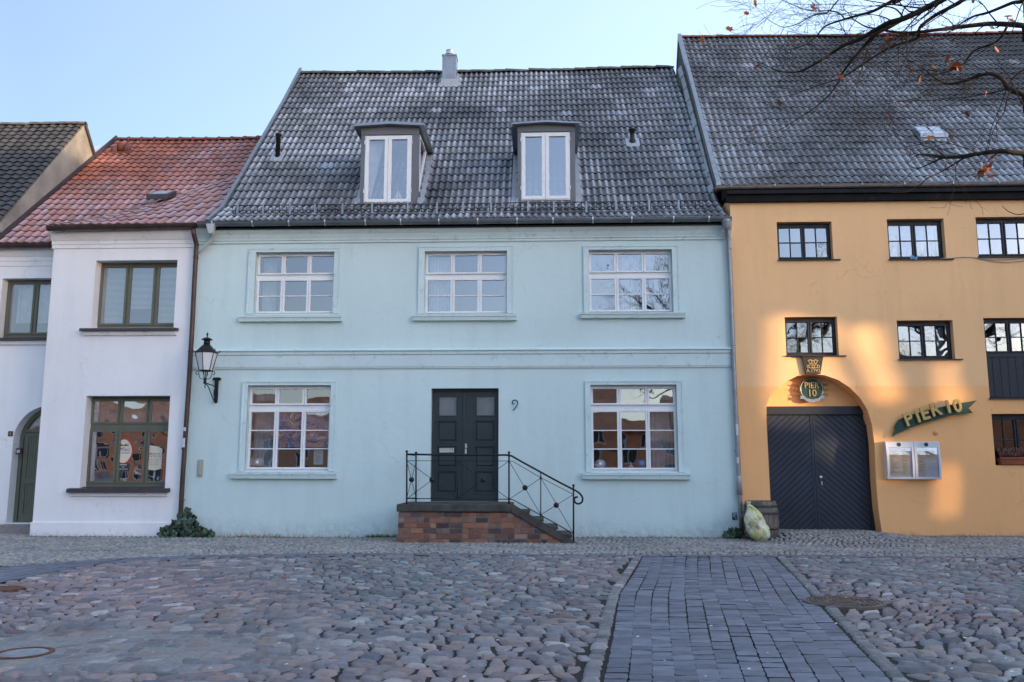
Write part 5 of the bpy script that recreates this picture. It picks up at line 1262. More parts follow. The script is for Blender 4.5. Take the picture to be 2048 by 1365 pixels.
# sloped coping
cx0, cz0 = slx1, zs1; cx1, cz1 = sxe+.02, .02; dx = cx1-cx0; dz = cz1-cz0; th_ = .135
mb = MB(); mb.ext([[(cx0+.003, cz0), (cx1, cz1), (cx1-.10, cz1-.06), (cx0+.003, cz0-th_*1.15)]], YF-.035, YF+.19); part('coping', mb, M['slab'], st, bevel=.012)
mb = MB(); ns_ = 5
for i in range(1, ns_):
    zt_ = zs1-(zs1)*i/ns_; xa_ = cx0+dx*(i-1)/(ns_-.6); xb_ = cx0+dx*i/(ns_-.6)+.04
    mb.box(xa_, xb_, YF+.192, D-.004, -.1, zt_)
    mb.box(xb_-.0, xb_+.03, YF+.192, D-.006, zt_-.045, zt_+.002)
part('tread', mb, M['slab'], st, bevel=.008)
mb = MB(); mb.ext([[(sx0+.02, -.2), (cx1-.12, -.2), (cx1-.14, -.02), (cx0, zs0-.03), (sx0+.02, zs0+.002)]], YF+.012, YF+.18)
mb.box(sx0+.012, sx0+.2, YF+.181, D-.004, -.2, zs0-.001)
wl = part('brick_wall', mb, M['mortar'], st)
mb = MB(); rg = random.Random(12); bh = .072; z_ = -.10; row = 0; bc = [(.42,.20,.13), (.36,.17,.12), (.46,.23,.15), (.30,.16,.13), (.17,.12,.115), (.36,.23,.18), (.46,.31,.24), (.12,.095,.095), (.28,.18,.18)]
bwt = [10, 9, 8, 8, 5, 5, 2, 4, 3]
rh = (zs0-(-.02))/6; z_ = -.02-rh; 
while z_ < zs0-.02:
    x = sx0; odd = row % 2
    first = True
    while x < cx1-.1:
        bl = rg.choice((.24, .24, .12)) if not (first and odd) else .12
        first = False
        x2 = x+bl*1.08; zt_ = z_+rh-.016
        lim = lambda xx: zs0-.004 if xx < cx0 else cz0-th_*1.15+(cz1-.06-(cz0-th_*1.15))*(xx-cx0)/(cx1-.10-cx0)-.008
        x2c = x2-.016; y_ = YF+rg.uniform(0, .006); c = rg.choices(bc, bwt)[0]; f = rg.uniform(.75, 1.15)
        # soot streak and damp first course
        f *= (.45 if 945 < 0 else 1)
        c = tuple(q*f*.85 for q in c)
        ta, tb = min(zt_, lim(x+.006)), min(zt_, lim(x2c))
        if ta > z_+.012:
            if tb < z_+.012:
                x2c = x+(x2c-x)*.6; tb = min(zt_, lim(x2c)); tb = max(tb, z_+.006)
            mb.hexa([(x+rg.uniform(0,.004), y_, z_), (x2c, y_, z_), (x2c, YF+.08, z_), (x, YF+.08, z_), (x+rg.uniform(0,.004), y_, ta), (x2c, y_, tb), (x2c, YF+.08, tb), (x, YF+.08, ta)], c)
        x = x2
    # return wall on the left side
    y = YF+.09
    while y < D-.1:
        y2 = min(y+.25, D-.01); c = rg.choices(bc, bwt)[0]; mb.box(sx0-.001, sx0+.06, y, y2-.012, z_, min(zt_, zs0-.005), c); y = y2
    z_ += rh; row += 1
part('bricks', mb, M['brick'], wl, bevel=.006)
# railing
rl_ = MB(True)
def Q(x, y, Y=YF+.04): return onY(x, y, Y)
def ball(mb, p, r): mb.lathe([(r*math.sin(math.pi*q/8)+.0005, -r*math.cos(math.pi*q/8)) for q in range(9)], p, 12)
Yb0 = D-.10
A0 = Q(813.5, 1012); A1 = Q(813.5, 909); B0 = onY(832, 1006, Yb0); B1 = onY(832, 911, Yb0)
C0_ = Q(1018, 1012); C1_ = Q(1018, 911); E0 = Q(1147, 1084); E1 = Q(1147, 977); D0_ = Q(1081.5, 1031); D1_ = Q(1081.5, 946)
rail = MB(True); zt_ = A1.z
top = [A1, Q(915,910.5), Q(985,910.8), Q(1018,911), Q(1032,917.5), Q(1050, 927.5), Q(1082, 945), Q(1115, 963), Q(1140, 976), Q(1152, 982), Q(1160, 988), Q(1165, 996), Q(1164, 1004), Q(1158, 1008), Q(1151, 1006), Q(1148.5, 1000), Q(1151, 995), Q(1156, 995)]
rail.tube(smooth_path(top[:10], 3)+smooth_path(top[9:], 5), .019, 8); rail.tube([A1, B1], .017, 8)
rr = part('railing', rail, M['iron'], st)
posts = [(A0, A1, True), (B0, B1, True), (C0_, C1_, True), (E0, E1, True)]
for a, b, k_ in posts:
    m_ = MB(True); m_.tube([a-Vector((0,0,.08)), b+Vector((0,0,.03))], .017, 8); ball(m_, b+Vector((0,0,.055)), .027)
    if a is C0_:
        ball(m_, Q(1018, 998.5), .026); ball(m_, Q(1018, 924), .024)
    part('post', m_, M['iron'], rr)
m_ = MB(True); m_.tube([D0_, D1_], .011, 8); ball(m_, Q(1081.5, 957), .024); ball(m_, Q(1081.5, 1030), .026); m_.tube([Q(915,924), Q(915,998)], .007, 6); part('baluster', m_, M['iron'], rr)
m_ = MB(True)
for r__, L_ in ((.007, [Q(813.5,922), Q(1018,922.5), Q(1026,923.5), Q(1082,956), Q(1146,989)]), (.011, [Q(813.5,997.5), Q(1018,999), Q(1026,1000), Q(1082,1031), Q(1147,1068)])): m_.tube(L_, r__, 6)
m_.tube([Q(813.5,922), onY(832,922,Yb0)], .007, 6); m_.tube([Q(813.5,997.5), onY(832,996,Yb0)], .011, 6)
def xb(a, b, c, d_): m_.tube([a, b], .006, 5); m_.tube([c, d_], .006, 5)
xb(Q(815,923), Q(915,997), Q(815,997), Q(915,923)); xb(Q(915,923), Q(1017,998), Q(915,997), Q(1017,923)); xb(Q(1019,924), Q(1081,1029), Q(1020,998), Q(1081,957)); xb(Q(1083,958), Q(1146,1066), Q(1083,1029), Q(1146,990))
xb(Q(813.5,923), onY(832,996,Yb0), Q(813.5,997), onY(832,923,Yb0)); part('lattice_bars', m_, M['iron'], rr)
for p in (Q(864,960), Q(966,960.5), Q(1050,976), Q(1112.5,1011)):
    m_ = MB(); m_.lathe([(.05,-.012),(.055,-.006),(.055,.006),(.05,.012)], p, 18, axis='y'); part('rosette', m_, M['iron'], rr)
p = (Q(813.5,960)+onY(832,960,Yb0))/2; m_ = MB(); m_.lathe([(.045,-.035),(.055,0),(.045,.035)], p, 14, axis='y'); part('rosette', m_, M['iron'], rr)

# ================================================================== WALL LANTERN
YL = D-.66; lc = onY(411, 742, YL)
t = thing('wall_lantern', 'black six sided lantern with opal panes on a scrolled bracket beside the brown pipe', 'wall lantern', (onY(433, 780, D).x, D, onY(433, 780, D).z))
zy = lambda y: onY(411, y, YL).z; s_ = 1/1716*18.0
hb = zy(742); ht_ = zy(706); rb, rt_ = .135, .232
def hexp(r, z, off=0): return [(lc.x+r*math.cos(math.pi/3*k_+math.pi/6+off), YL+r*math.sin(math.pi/3*k_+math.pi/6+off), z) for k_ in range(6)]
mb = MB(); a = hexp(rb-.006, hb+.01); b = hexp(rt_-.008, ht_-.005); mb.add(a+b, [(i, (i+1) % 6, (i+1) % 6+6, i+6) for i in range(6)]); part('pane', mb, M['lampglass'], t)
mb = MB(); a = hexp(rb, hb); b = hexp(rt_, ht_)
for i in range(6): mb.tube([a[i], b[i]], .009, 5); mb.tube([a[i], a[(i+1) % 6]], .013, 6); mb.tube([b[i], b[(i+1) % 6]], .012, 6)
part('frame', mb, M['iron'], t)
mb = MB(); mb.lathe([(rt_+.035, ht_-.01), (rt_+.02, ht_+.02), (.16, zy(698)), (.075, zy(690)), (.07, zy(681)), (.12, zy(680.5)), (.125, zy(679.5)), (.05, zy(676.5)), (.012, zy(675)), (.010, zy(672.5)), (.028, zy(670)), (.016, zy(667.5)), (.004, zy(665))], (lc.x, YL, 0), 6, smooth=False) if False else None
def hexl(prof_):
    vs = []; 
    for r, z in prof_: vs += hexp(r, z)
    n_ = len(prof_); mb.add(vs, [(i*6+k_, i*6+(k_+1) % 6, (i+1)*6+(k_+1) % 6, (i+1)*6+k_) for i in range(n_-1) for k_ in range(6)]+[tuple(range(6))[::-1]], None, False)
hexl([(rt_+.02, ht_), (rt_+.018, ht_+.015), (.19, zy(701)), (.09, zy(691)), (.075, zy(690))])
mb.lathe([(.068, zy(691)), (.068, zy(681))], (lc.x, YL, 0), 12); mb.lathe([(.115, zy(680.5)), (.12, zy(679.5)), (.05, zy(676)), (.012, zy(675)), (.010, zy(672.5)), (.026, zy(670)), (.016, zy(667.5)), (.003, zy(665))], (lc.x, YL, 0), 12)
for q in hexp(rt_+.01, ht_+.01): 
    o_ = Vector((q[0]-lc.x, q[1]-YL, 0)).normalized(); q = Vector(q); mb.tube(smooth_path([q, q+o_*.025+Vector((0,0,.01)), q+o_*.03+Vector((0,0,.035)), q+o_*.055+Vector((0,0,.05))], 3), [.010]*9+[.004], 5)
part('hood', mb, M['iron'], t)
mb = MB(True)
for k_ in range(4):
    a_ = math.pi/2*k_+.15; o_ = Vector((math.cos(a_), math.sin(a_), 0)); c_ = Vector((lc.x, YL, 0))
    mb.tube(smooth_path([c_+o_*.03+Vector((0,0,zy(758.5))), c_+o_*.10+Vector((0,0,zy(757.5))), c_+o_*.125+Vector((0,0,zy(752))), c_+o_*.145+Vector((0,0,zy(744))), c_+o_*.18+Vector((0,0,zy(743))), c_+o_*.20+Vector((0,0,zy(747))), c_+o_*.175+Vector((0,0,zy(750))), c_+o_*.15+Vector((0,0,zy(748)))], 4), .008, 6)
mb.tube([(lc.x, YL, zy(768)), (lc.x, YL, zy(757))], .034, 8); mb.tube([(lc.x, YL, zy(757)), (lc.x, YL, zy(742))], .010, 8); part('cradle', mb, M['iron'], t)
bp_ = onY(433.5, 770, D-.02); zt_ = onY(433, 756, D).z; zb2 = onY(433, 807, D).z
mb = MB(); mb.ext([[(bp_.x-.035, zb2+.03), (bp_.x, zb2), (bp_.x+.035, zb2+.03), (bp_.x+.035, zt_-.07), (bp_.x+.085, zt_-.055), (bp_.x+.085, zt_-.015), (bp_.x+.06, zt_), (bp_.x-.06, zt_), (bp_.x-.085, zt_-.015), (bp_.x-.085, zt_-.055), (bp_.x-.035, zt_-.07)]], D-.05, D-.005)
part('wall_plate', mb, M['iron'], t, bevel=.004)
mb = MB(True); zz = zy(766); X_ = bp_.x
f3 = lambda u, z: Vector((lc.x+(X_-lc.x)*u, YL+(D-.03-YL)*u, z))
mb.tube([f3(0, zz), f3(1, zz-.03)], .014, 8)
mb.tube(smooth_path([f3(.05, zz-.10), f3(.0, zz-.07), f3(.08, zz-.03), f3(.3, zz-.07), f3(.55, zz-.20), f3(.8, zz-.33), f3(.97, zz-.36)], 5), .012, 6)
mb.tube(smooth_path([f3(.95, zz-.06), f3(.82, zz-.12), f3(.82, zz-.22), f3(.92, zz-.26), f3(.96, zz-.2), f3(.90, zz-.17)], 5), .010, 6)
part('bracket', mb, M['iron'], t)

# ================================================================== SMALL THINGS
p = onY(400, 937, D-.02); mb = MB(); mb.box(p.x-.065, p.x+.065, D-.02, D-.003, p.z-.19, p.z+.19); mb.box(p.x-.03, p.x+.03, D-.05, D-.021, p.z-.14, p.z+.14); mb.box(p.x-.008, p.x+.008, D-.056, D-.049, p.z+.09, p.z+.105)
single('meter_box', mb, M['beige'], 'narrow beige service box on the blue wall beside the brown pipe', 'service box', bevel=.005)
p = onY(1469.5, 1033, D-.02); mb = MB(); mb.box(p.x-.052, p.x+.052, D-.012, D-.002, p.z-.075, p.z+.075); o = single('hydrant_sign', mb, M['bluesign'], 'tiny dark blue enamel sign low on the blue wall beside the zinc downpipe', 'sign')
mb = MB()
for (x, z_, w_) in ((-.04,.045,.03),(-.005,.045,.02),(.02,.045,.02),(-.04,.02,.045),(.01,.02,.03),(-.035,-.01,.05),(.005,-.05,.012),(.022,-.05,.014)): mb.box(p.x+x, p.x+x+w_, D-.0145, D-.0125, p.z+z_, p.z+z_+.016)
part('lettering', mb, M['sticker'], o)
def sticker(px_, py_, w, h, label, Y, curve=None, ang=0):
    p = onY(px_, py_, Y); mb = MB(True); r = curve or .05
    n_ = 6; vs = []
    a1 = w/r/2
    for i in range(n_+1):
        a_ = -a1+2*a1*i/n_; vs += [(p.x+r*math.sin(a_), p.y-r*math.cos(a_), p.z-h/2), (p.x+r*math.sin(a_), p.y-r*math.cos(a_), p.z+h/2)]
    mb.add(vs, [(2*i, 2*i+2, 2*i+3, 2*i+1) for i in range(n_)]); return single('sticker', mb, M['sticker'], label, 'sticker', group='stickers on the downpipes')
sticker(1473.5, 860, .055, .24, 'tall white sticker on the zinc downpipe, the highest one', D-.09, .0515)
sticker(1475, 921, .07, .13, 'torn white sticker on the zinc downpipe below its collar', D-.09, .0515)
mb = MB(True); p = onY(1481, 1024, D-.09)
for q in ([(-.02,.0),(-.03,.06),(0,.10),(.03,.07),(.02,.03),(-.01,.02)], [(-.05,-.02),(-.03,-.08),(.01,-.11),(.035,-.06),(.03,.0)], [(-.02,-.01),(-.01,-.06),(.02,-.07)]): mb.tube(smooth_path([(p.x+x, D-.09-math.sqrt(max(0, .066**2-x*x)), p.z+z_) for x, z_ in q], 4), .005, 5)
single('graffiti_scrawl', mb, M['sticker'], 'white scrawl sprayed on the lower part of the zinc downpipe', 'graffiti')
sticker(371, 859, .06, .08, 'small pale blue sticker on the brown downpipe', D-.14, .056); sticker(369, 886, .075, .20, 'white paper notice pasted on the brown downpipe', D-.14, .056)
# papers and vases behind the blue ground floor windows
p = onY(637, 915, D+.19); mb = MB(); mb.box(p.x-.105, p.x+.105, D+.185, D+.188, p.z-.16, p.z+.16); o = single('window_notice', mb, M['notice'], 'pale blue sheet taped inside the right pane of the lower left window', 'notice')
mb = MB(); rg = random.Random(2)
for q in range(9):
    x = p.x-.08; zz = p.z+.12-.028*q; mb.box(x, x+rg.uniform(.05, .15), D+.1835, D+.1848, zz, zz+.006)
part('writing', mb, M['ink'], o)
# paintings leaning behind the lower left window: sailing picture as a flat colourful canvas
def canvas(x0, x1, z0, z1, Y, m, label, name='painting'):
    mb = MB(); mb.box(x0, x1, Y, Y+.03, z0, z1); return single(name, mb, m, label, 'painting')
n_ = NT('painted_canvas'); v = n_.scl(n_.wpos(), (2.2, 2.2, 3.0)); f = n_.noise(1.3, 7, .7, v, 1.5); cr = n_.nd('ShaderNodeValToRGB'); n_.ln(f, cr.inputs[0]); e = cr.color_ramp.elements
e[0].position = .34; e[0].color = (.008,.012,.03,1); e[1].position = .66; e[1].color = (.95,.70,.50,1)
for pos, c in ((.44, (.02,.06,.18)), (.50, (.12,.32,.70)), (.54, (.80,.28,.10)), (.58, (.10,.05,.03)), (.62, (.70,.78,.80))): q = e.new(pos); q.color = (*c, 1)
n_.ln(cr.outputs[0], n_.b.inputs['Base Color']); n_.b.inputs['Roughness'].default_value = .6; M['canvas'] = n_.m
r = rect(BW[3][0], D); Wd = r[2]-r[0]; H = r[3]-r[1]
o = canvas(r[0]+.36*Wd, r[0]+.97*Wd, r[1]+.28*H, r[1]+.74*H, D+.20, M['canvas'], 'large dark blue and rust coloured painting standing behind the lower left window')
def vase(px_, py_, s, m, label, prof_=None, Y=D+.26):
    p = onY(px_, py_, Y); mb = MB(True); mb.lathe([(r_*s, h_*s) for r_, h_ in (prof_ or [(.09,0),(.13,.03),(.16,.10),(.15,.17),(.10,.22),(.07,.235)])], (p.x, Y, p.z), 24); single('ceramic_pot', mb, m, label, 'pot', group='pots on the window sills')
vase(1200, 936, .75, M['ceramic'], 'round white pot inside the lower right window of the blue house'); vase(1262, 936, .5, M['ceramic'], 'small white bottle with a thin neck inside the lower right window, middle pane', [(.09,0),(.12,.02),(.09,.09),(.02,.16),(.018,.26)])
vase(1282, 936, .8, M['cblue'], 'blue round pot inside the lower right window, middle pane'); vase(517, 933, .75, M['ceramic'], 'pale round pot inside the lower left window, left pane')
vase(1338, 622, .8, M['ceramic'], 'pale lampshade on the sill inside the upper right window')
for (x_, y_, s_, l_) in ((551, 880, 1.2, 'small toy sailboat in the middle pane of the lower left window'), (640, 836, 1.0, 'small toy sailboat in the right pane of the lower left window'), (505, 936, .8, 'small toy sailboat at the left edge of the lower left window')):
    q_ = onY(x_, y_, D+.185); toy_boat(q_.x, D+.185, q_.z, s_, l_)
# barrel
pb = onY(1526, 1082, D-.50); zb0 = G(pb.x, D-.5); ztop_ = onY(1526, 1002, D-.42).z; Hb = ztop_-zb0; rm = .36
t = thing('wooden_barrel', 'weathered wooden barrel with iron hoops standing between downpipe and dark gate', 'barrel', (pb.x, D-.42, zb0))
mb = MB(); ns_ = 18; pf = [(.845, 0), (.93, .14), (.985, .32), (1., .5), (.985, .68), (.93, .86), (.86, 1.)]
for k_ in range(ns_):
    a0 = 2*math.pi*k_/ns_+.012; a1 = 2*math.pi*(k_+1)/ns_-.012; vs = []
    for f, h_ in pf:
        for a_ in (a0, (a0+a1)/2, a1): vs.append((pb.x+rm*f*math.cos(a_), D-.42+rm*f*math.sin(a_), zb0+h_*Hb))
    mb.add(vs, [(i*3+j, i*3+j+1, i*3+j+4, i*3+j+3) for i in range(len(pf)-1) for j in range(2)], (rg.uniform(.8, 1.2),)*3)
mb.lathe([(rm*.84, Hb*.96), (rm*.84, 0.01), (.01, 0.01)], (pb.x, D-.42, zb0), 24); mb.lathe([(rm*.83, Hb*.95), (.001, Hb*.955)], (pb.x, D-.42, zb0), 24); part('staves', mb, M['oak'], t)
for h0, f in ((.06, .895), (.30, .985), (.70, .987), (.88, .93)):
    mb = MB(); g_ = .02 if h0 < .5 else -.02; mb.lathe([(rm*(f-g_)+.004, (h0-.03)*Hb), (rm*(f-g_)+.008, (h0-.03)*Hb), (rm*(f+g_)+.008, (h0+.03)*Hb), (rm*(f+g_)+.004, (h0+.03)*Hb)], (pb.x, D-.42, zb0), 32); part('hoop', mb, M['hoop'], t)
# yellow bag
n_ = NT('thin_yellow_plastic'); n_.col(n_.mix(n_.ramp(n_.noise(4, 4), .35, .65), (.72,.72,.30), (.70,.74,.52))); n_.b.inputs['Roughness'].default_value = .32; n_.b.inputs['Subsurface Weight'].default_value = .0
n_.bump(n_.noise(11, 5, .6, None, 1.5), .8, .03)
base_ = n_.mix(n_.ramp(n_.noise(5, 4), .38, .62), (.74,.72,.30), (.74,.77,.60)); x_ = n_.ramp(n_.noise(4.5, 5, .6), .55, .62, 0, .75); n_.col(n_.mix(x_, base_, n_.mix(n_.ramp(n_.noise(14, 3), .45, .55), (.14,.18,.17), (.60,.34,.06)))); M['bagc'] = n_.m
bpx = [(1496,1009,.025),(1499,1013,.05),(1501,1018,.085),(1502,1026,.135),(1506,1038,.185),(1511,1050,.205),(1518,1062,.195),(1525,1072,.16),(1530,1078,.11),(1532,1081,.05)]
Yb2 = D-.98
mb = MB(True); ring = 44; vs = []
cen = smooth_path([onY(x, y, Yb2) for x, y, _ in bpx], 4); rad = [np.interp(i/4, range(len(bpx)), [q[2] for q in bpx]) for i in range(len(cen))]
for i, p in enumerate(cen):
    for k_ in range(ring):
        a_ = 2*math.pi*k_/ring; d_ = Vector((math.cos(a_)*.93, math.sin(a_)*.85, .46*math.cos(a_)))
        v_ = Vector((math.cos(a_)*1.8, math.sin(a_)*1.8, i*.16)); cr_ = abs(mnoise.noise(v_*1.1+Vector((3,1,0)))); cr2 = abs(mnoise.noise(v_*2.6)); pl_e = .03*math.sin(a_*9+mnoise.noise(v_)*4)*max(0, 1-i/9)
        q = p+d_*(rad[i]*(1+.16*mnoise.noise(v_*.6)+.26*cr_-.14*cr2-.02+pl_e*2)); vs.append((q.x, q.y, max(q.z, G(q.x, q.y)+.012)))
n2 = len(cen); mb.add(vs, [(i*ring+k_, i*ring+(k_+1) % ring, (i+1)*ring+(k_+1) % ring, (i+1)*ring+k_) for i in range(n2-1) for k_ in range(ring)]+[tuple(range(ring))[::-1], tuple(range((n2-1)*ring, n2*ring))])
bag = single('rubbish_bag', mb, M['bagc'], 'pale yellow plastic rubbish bag leaning on the barrel beside the downpipe', 'rubbish bag')
mb = MB(True); p = onY(1497, 1011, Yb2); mb.lathe([(.03,-.04),(.018,.0),(.03,.03),(.055,.06),(.045,.075)], (p.x, p.y, p.z), 11); part('gathered_neck', mb, M['bagc'], bag)
mb = MB(True); p = onY(1499, 1013, Yb2-.04); mb.tube(smooth_path([p, p+Vector((.05,-.03,-.02)), p+Vector((.08,-.05,-.07)), p+Vector((.05,-.06,-.11)), p+Vector((.03,-.05,-.04)), p], 4), .004, 5); mb.tube(smooth_path([p, p+Vector((-.04,-.03,-.03)), p+Vector((-.07,-.05,-.07))], 4), .004, 5); part('tie_string', mb, M['ink'], bag)

# ivy and weeds
def leafy(name, label, cat, px0, py0, px1, py1, Y, n, sz, seed, shape):
    rg = random.Random(seed); a = onY(px0, py1, Y); b = onY(px1, py0, Y)
    t = thing(name, label, cat, ((a.x+b.x)/2, Y, G((a.x+b.x)/2, Y)), group='ivy at the foot of the walls')
    lf = MB(); stm = MB(True)
    for i in range(n):
        u = rg.random(); hmax = shape(u); v = rg.random()**.8*hmax; x = a.x+(b.x-a.x)*u; z_ = G(x, Y)+.02+(b.z-a.z)*v; y = Y-rg.uniform(0, .30)*(1-v*.7)
        s = sz*rg.uniform(.6, 1.25); tl = rg.uniform(-.9, .9); az = rg.uniform(-1, 1); up_ = rg.uniform(-.5, .9)
        X_ = Vector((math.cos(tl), rg.uniform(-.35, .35), math.sin(tl))).normalized(); Nn = Vector((az*.6, -1, up_)).normalized(); Y2 = Nn.cross(X_).normalized(); X_ = Y2.cross(Nn)
        o = [(0,-.5), (.45,-.35), (.5,.0), (.28,.15), (.05,.6), (-.25,.2), (-.5,.05), (-.42,-.35)]
        c = Vector((x, y, z_)); f = rg.uniform(.5, 2.2); col = (f*rg.uniform(.8, 1.2), f, f*rg.uniform(.8, 1.1))
        lf.add([c+X_*(p[0]*s)+Y2*(p[1]*s)-Nn*(.18*s*abs(p[0])*2) for p in o]+[c], [(8, k_, (k_+1) % 8) for k_ in range(8)], col)
        if i % 5 == 0: stm.tube([c, (c.x+rg.uniform(-.05, .05), c.y+.03, max(G(x, Y), c.z-rg.uniform(.05, .14)))], .004, 4)
    part('leaves', lf, M['leaf'], t); part('stems', stm, M['stem'], t); return t
M['stem'] = mat('pale_stem', (.12,.15,.05), .7, bump=0); pass
leafy('ivy_plant', 'dark green ivy clump growing at the foot of the brown downpipe', 'plant', 328, 1020, 434, 1076, D-.1, 190, .10, 4, lambda u: .25+.75*math.exp(-((u-.42)/.22)**2) if u < .86 else .22)
leafy('ivy_plant', 'small dark ivy tuft at the foot of the zinc downpipe', 'plant', 1448, 1061, 1488, 1080, D-.1, 70, .10, 5, lambda u: .4+.6*math.sin(math.pi*u))
tf = MB(); rg = random.Random(14)
for (x0, x1, n2, h_, c) in ((430, 620, 260, .07, (1.2,1,.9)), (610, 800, 110, .05, (.8,1.1,.6)), (730, 797, 260, .055, (.35,.75,.3)), (1160, 1450, 150, .045, (.6,1.0,.6)), (70, 330, 70, .035, (.45,.8,.4)), (1765, 2048, 110, .035, (.5,.7,.4)), (1195, 1450, 60, .03, (.3,.6,.3))):
    for i in range(n2):
        px_ = rg.uniform(x0, x1) if rg.random() < .5 else rg.gauss((x0+x1)/2, (x1-x0)*.2)
        X_ = onY(px_, 1070, D-.05).x; y = D-.03-abs(rg.gauss(0, .07)) if h_ < .06 else D-.03-abs(rg.gauss(0, .16)); g_ = G(X_, y); l = h_*rg.uniform(.4, 1.9); dx_ = rg.uniform(-.6, .6)*l; dy_ = rg.uniform(-.5, .1)*l
        f = rg.uniform(.6, 1.3); w_ = .004
        tf.add([(X_-w_, y, g_+.005), (X_+w_, y, g_+.005), (X_+dx_, y+dy_, g_+l)], [(0,1,2)], tuple(q*f for q in c))
single('weeds', tf, M['grass'], kind='stuff', label='dry grass and moss growing along the foot of the walls', cat='grass')
# litter on the cobbles: pale bits and fallen leaves
rg = random.Random(5)
lm = MB()
for i in range(60):
    p = onZ(rg.uniform(0, 2048), 1110+255*rg.random()**1.3); g_ = G(p.x, p.y)+.034; s = rg.uniform(.006, .016)
    lm.add([(p.x-s, p.y-s*.6, g_), (p.x+s*.8, p.y-s, g_+.004), (p.x+s, p.y+s*.7, g_+.006), (p.x-s*.5, p.y+s, g_+.003)], [(0,1,2,3)])
single('litter_specks', lm, M['paper'], kind='stuff', label='tiny pale scraps scattered over the cobbles', cat='litter')

# ================================================================== TREE
tree = thing('bare_tree', 'bare winter tree reaching dark branches with few rusty leaves into the upper right corner', 'tree', (8.2, -2.0, 0))
tr = MB(True); trunk_top = Vector((7.9, -1.6, 4.2))
tr.tube(smooth_path([(8.2,-2.0,-.2), (8.15,-1.95,.4), (8.1,-1.9,1.6), (8.0,-1.75,3.0), trunk_top, (7.8,-1.4,5.6), (7.9,-1.5,7.5), (8.3,-1.8,9.5), (8.2,-2.2,11)], 3), [.42,.40,.36,.33,.32,.31,.30,.29,.29,.28,.28,.27,.26,.24,.22,.2,.18,.16,.14,.12,.10,.08,.06,.04,.03], 12)
part('trunk', tr, M['bark'], tree)
br = MB(True); lf = MB(); rg = random.Random(77)
def leaf(c, s):
    n = 5; a = [Vector((rg.uniform(-1,1), rg.uniform(-1,1), rg.uniform(-1,1))).normalized() for _ in range(2)]; Y2 = a[0].cross(a[1]).normalized(); X_ = a[0]
    o = [(0,-1), (.45,-.5), (.3,-.1), (.5,.3), (.15,.5), (0,1), (-.2,.45), (-.5,.25), (-.28,-.1), (-.4,-.5)]
    f = rg.uniform(.6, 1.3); lf.add([c+X_*(p[0]*s)+Y2*(p[1]*s)+a[1]*(.2*s*p[0]**2) for p in o], [tuple(range(10))], (f, f*rg.uniform(.8, 1.1), f))
def twig(p, d, L, r, depth, leafp=.0):
    n = 5 if depth else 4; pts = [p]; q = p.copy(); dd = d.normalized(); bendv = Vector((rg.gauss(0, .16), rg.gauss(0, .16), rg.gauss(.05, .12)))
    for i in range(n):
        dd = (dd+bendv*.5+Vector((rg.gauss(0, .12), rg.gauss(0, .12), rg.gauss(0, .12)))).normalized(); q = q+dd*(L/n); pts.append(q.copy())
        if depth > 0 and i > 0:
            for _ in range(1 if rg.random() < .75 else 2):
                sd = (dd+Vector((rg.gauss(0, .55), rg.gauss(0, .45), rg.gauss(.05, .5)))).normalized(); twig(q.copy(), sd, L*rg.uniform(.35, .65), r*.6*(1-.08*i), depth-1, leafp)
    br.tube(pts, [max(.0013, .85*r*(1-i/(n+.6))) for i in range(n+1)], 4 if r < .006 else 6)
    if rg.random() < leafp: leaf(pts[-1]+Vector((0,0,-.03)), rg.uniform(.03, .055))
def limb(px_pts, Ys, r0, r1, td=1.0, join=None, tip=True):
    m = len(px_pts); pts = [onY(x, y, Ys[0]+(Ys[1]-Ys[0])*i/(m-1)+.12*rg.gauss(0, 1)*.5) for i, (x, y) in enumerate(px_pts)]
    if join is not None:
        j = Vector(join); a = pts[0]; pts = [j, j.lerp(a, .35)+Vector((0,0,.5)), j.lerp(a, .72)+Vector((0,0,.35))]+pts
    sp = smooth_path(pts, 4); n = len(sp); k0 = (3*4 if join is not None else 0)
    rs = []
    for i in range(n):
        if i < k0: rs.append(r0*(2.6-1.6*i/k0))
        else: rs.append(r0+(r1-r0)*((i-k0)/(n-1-k0)))
    rs = [q*.85 for q in rs]; br.tube(sp, rs, 8)
    for i in range(k0+2, n-1):
        if rg.random() < td*.34:
            d = (sp[i+1]-sp[i-1]).normalized(); sd = (d*.8+Vector((rg.gauss(-.1, .5), rg.gauss(0, .4), rg.gauss(0, .6)))).normalized()
            f = (i-k0)/(n-k0); twig(sp[i], sd, rg.uniform(.35, .95)*(1.1-.5*f), max(.003, rs[i]*.36), 2 if rg.random() < .42 else 1, .010)
    if tip: twig(sp[-1], (sp[-1]-sp[-3]), .5, r1, 2, .01); twig(sp[-1], (sp[-1]-sp[-3]), .4, r1*.8, 1, .01)
T1 = (7.9, -1.5, 4.6); T2 = (7.85, -1.45, 5.4); T3 = (7.8, -1.4, 6.2)
limb([(2110,62),(2048,52),(2012,49),(1981,48),(1948,51),(1901,57),(1877,60),(1818,66),(1778,63),(1754,58),(1732,54),(1708,40)], (7.4, 8.2), .034, .006, .9, T2)
limb([(1960,-60),(1920,-22),(1883,0),(1861,12),(1809,37),(1778,46),(1748,62),(1717,80),(1690,90),(1662,108),(1640,122),(1612,138),(1590,145),(1560,143),(1530,130)], (7.0, 8.6), .040, .004, 1.0, T3)
limb([(1990,-50),(1926,0),(1901,15),(1871,31),(1840,55),(1834,77),(1788,92),(1748,114),(1717,135),(1680,157),(1640,170),(1600,185)], (7.3, 8.8), .026, .004, 1.0, T3)
limb([(1809,37),(1778,55),(1748,71),(1726,95),(1705,120),(1686,145),(1674,169),(1652,197),(1612,228),(1569,255)], (7.9, 8.6), .024, .004, .9)
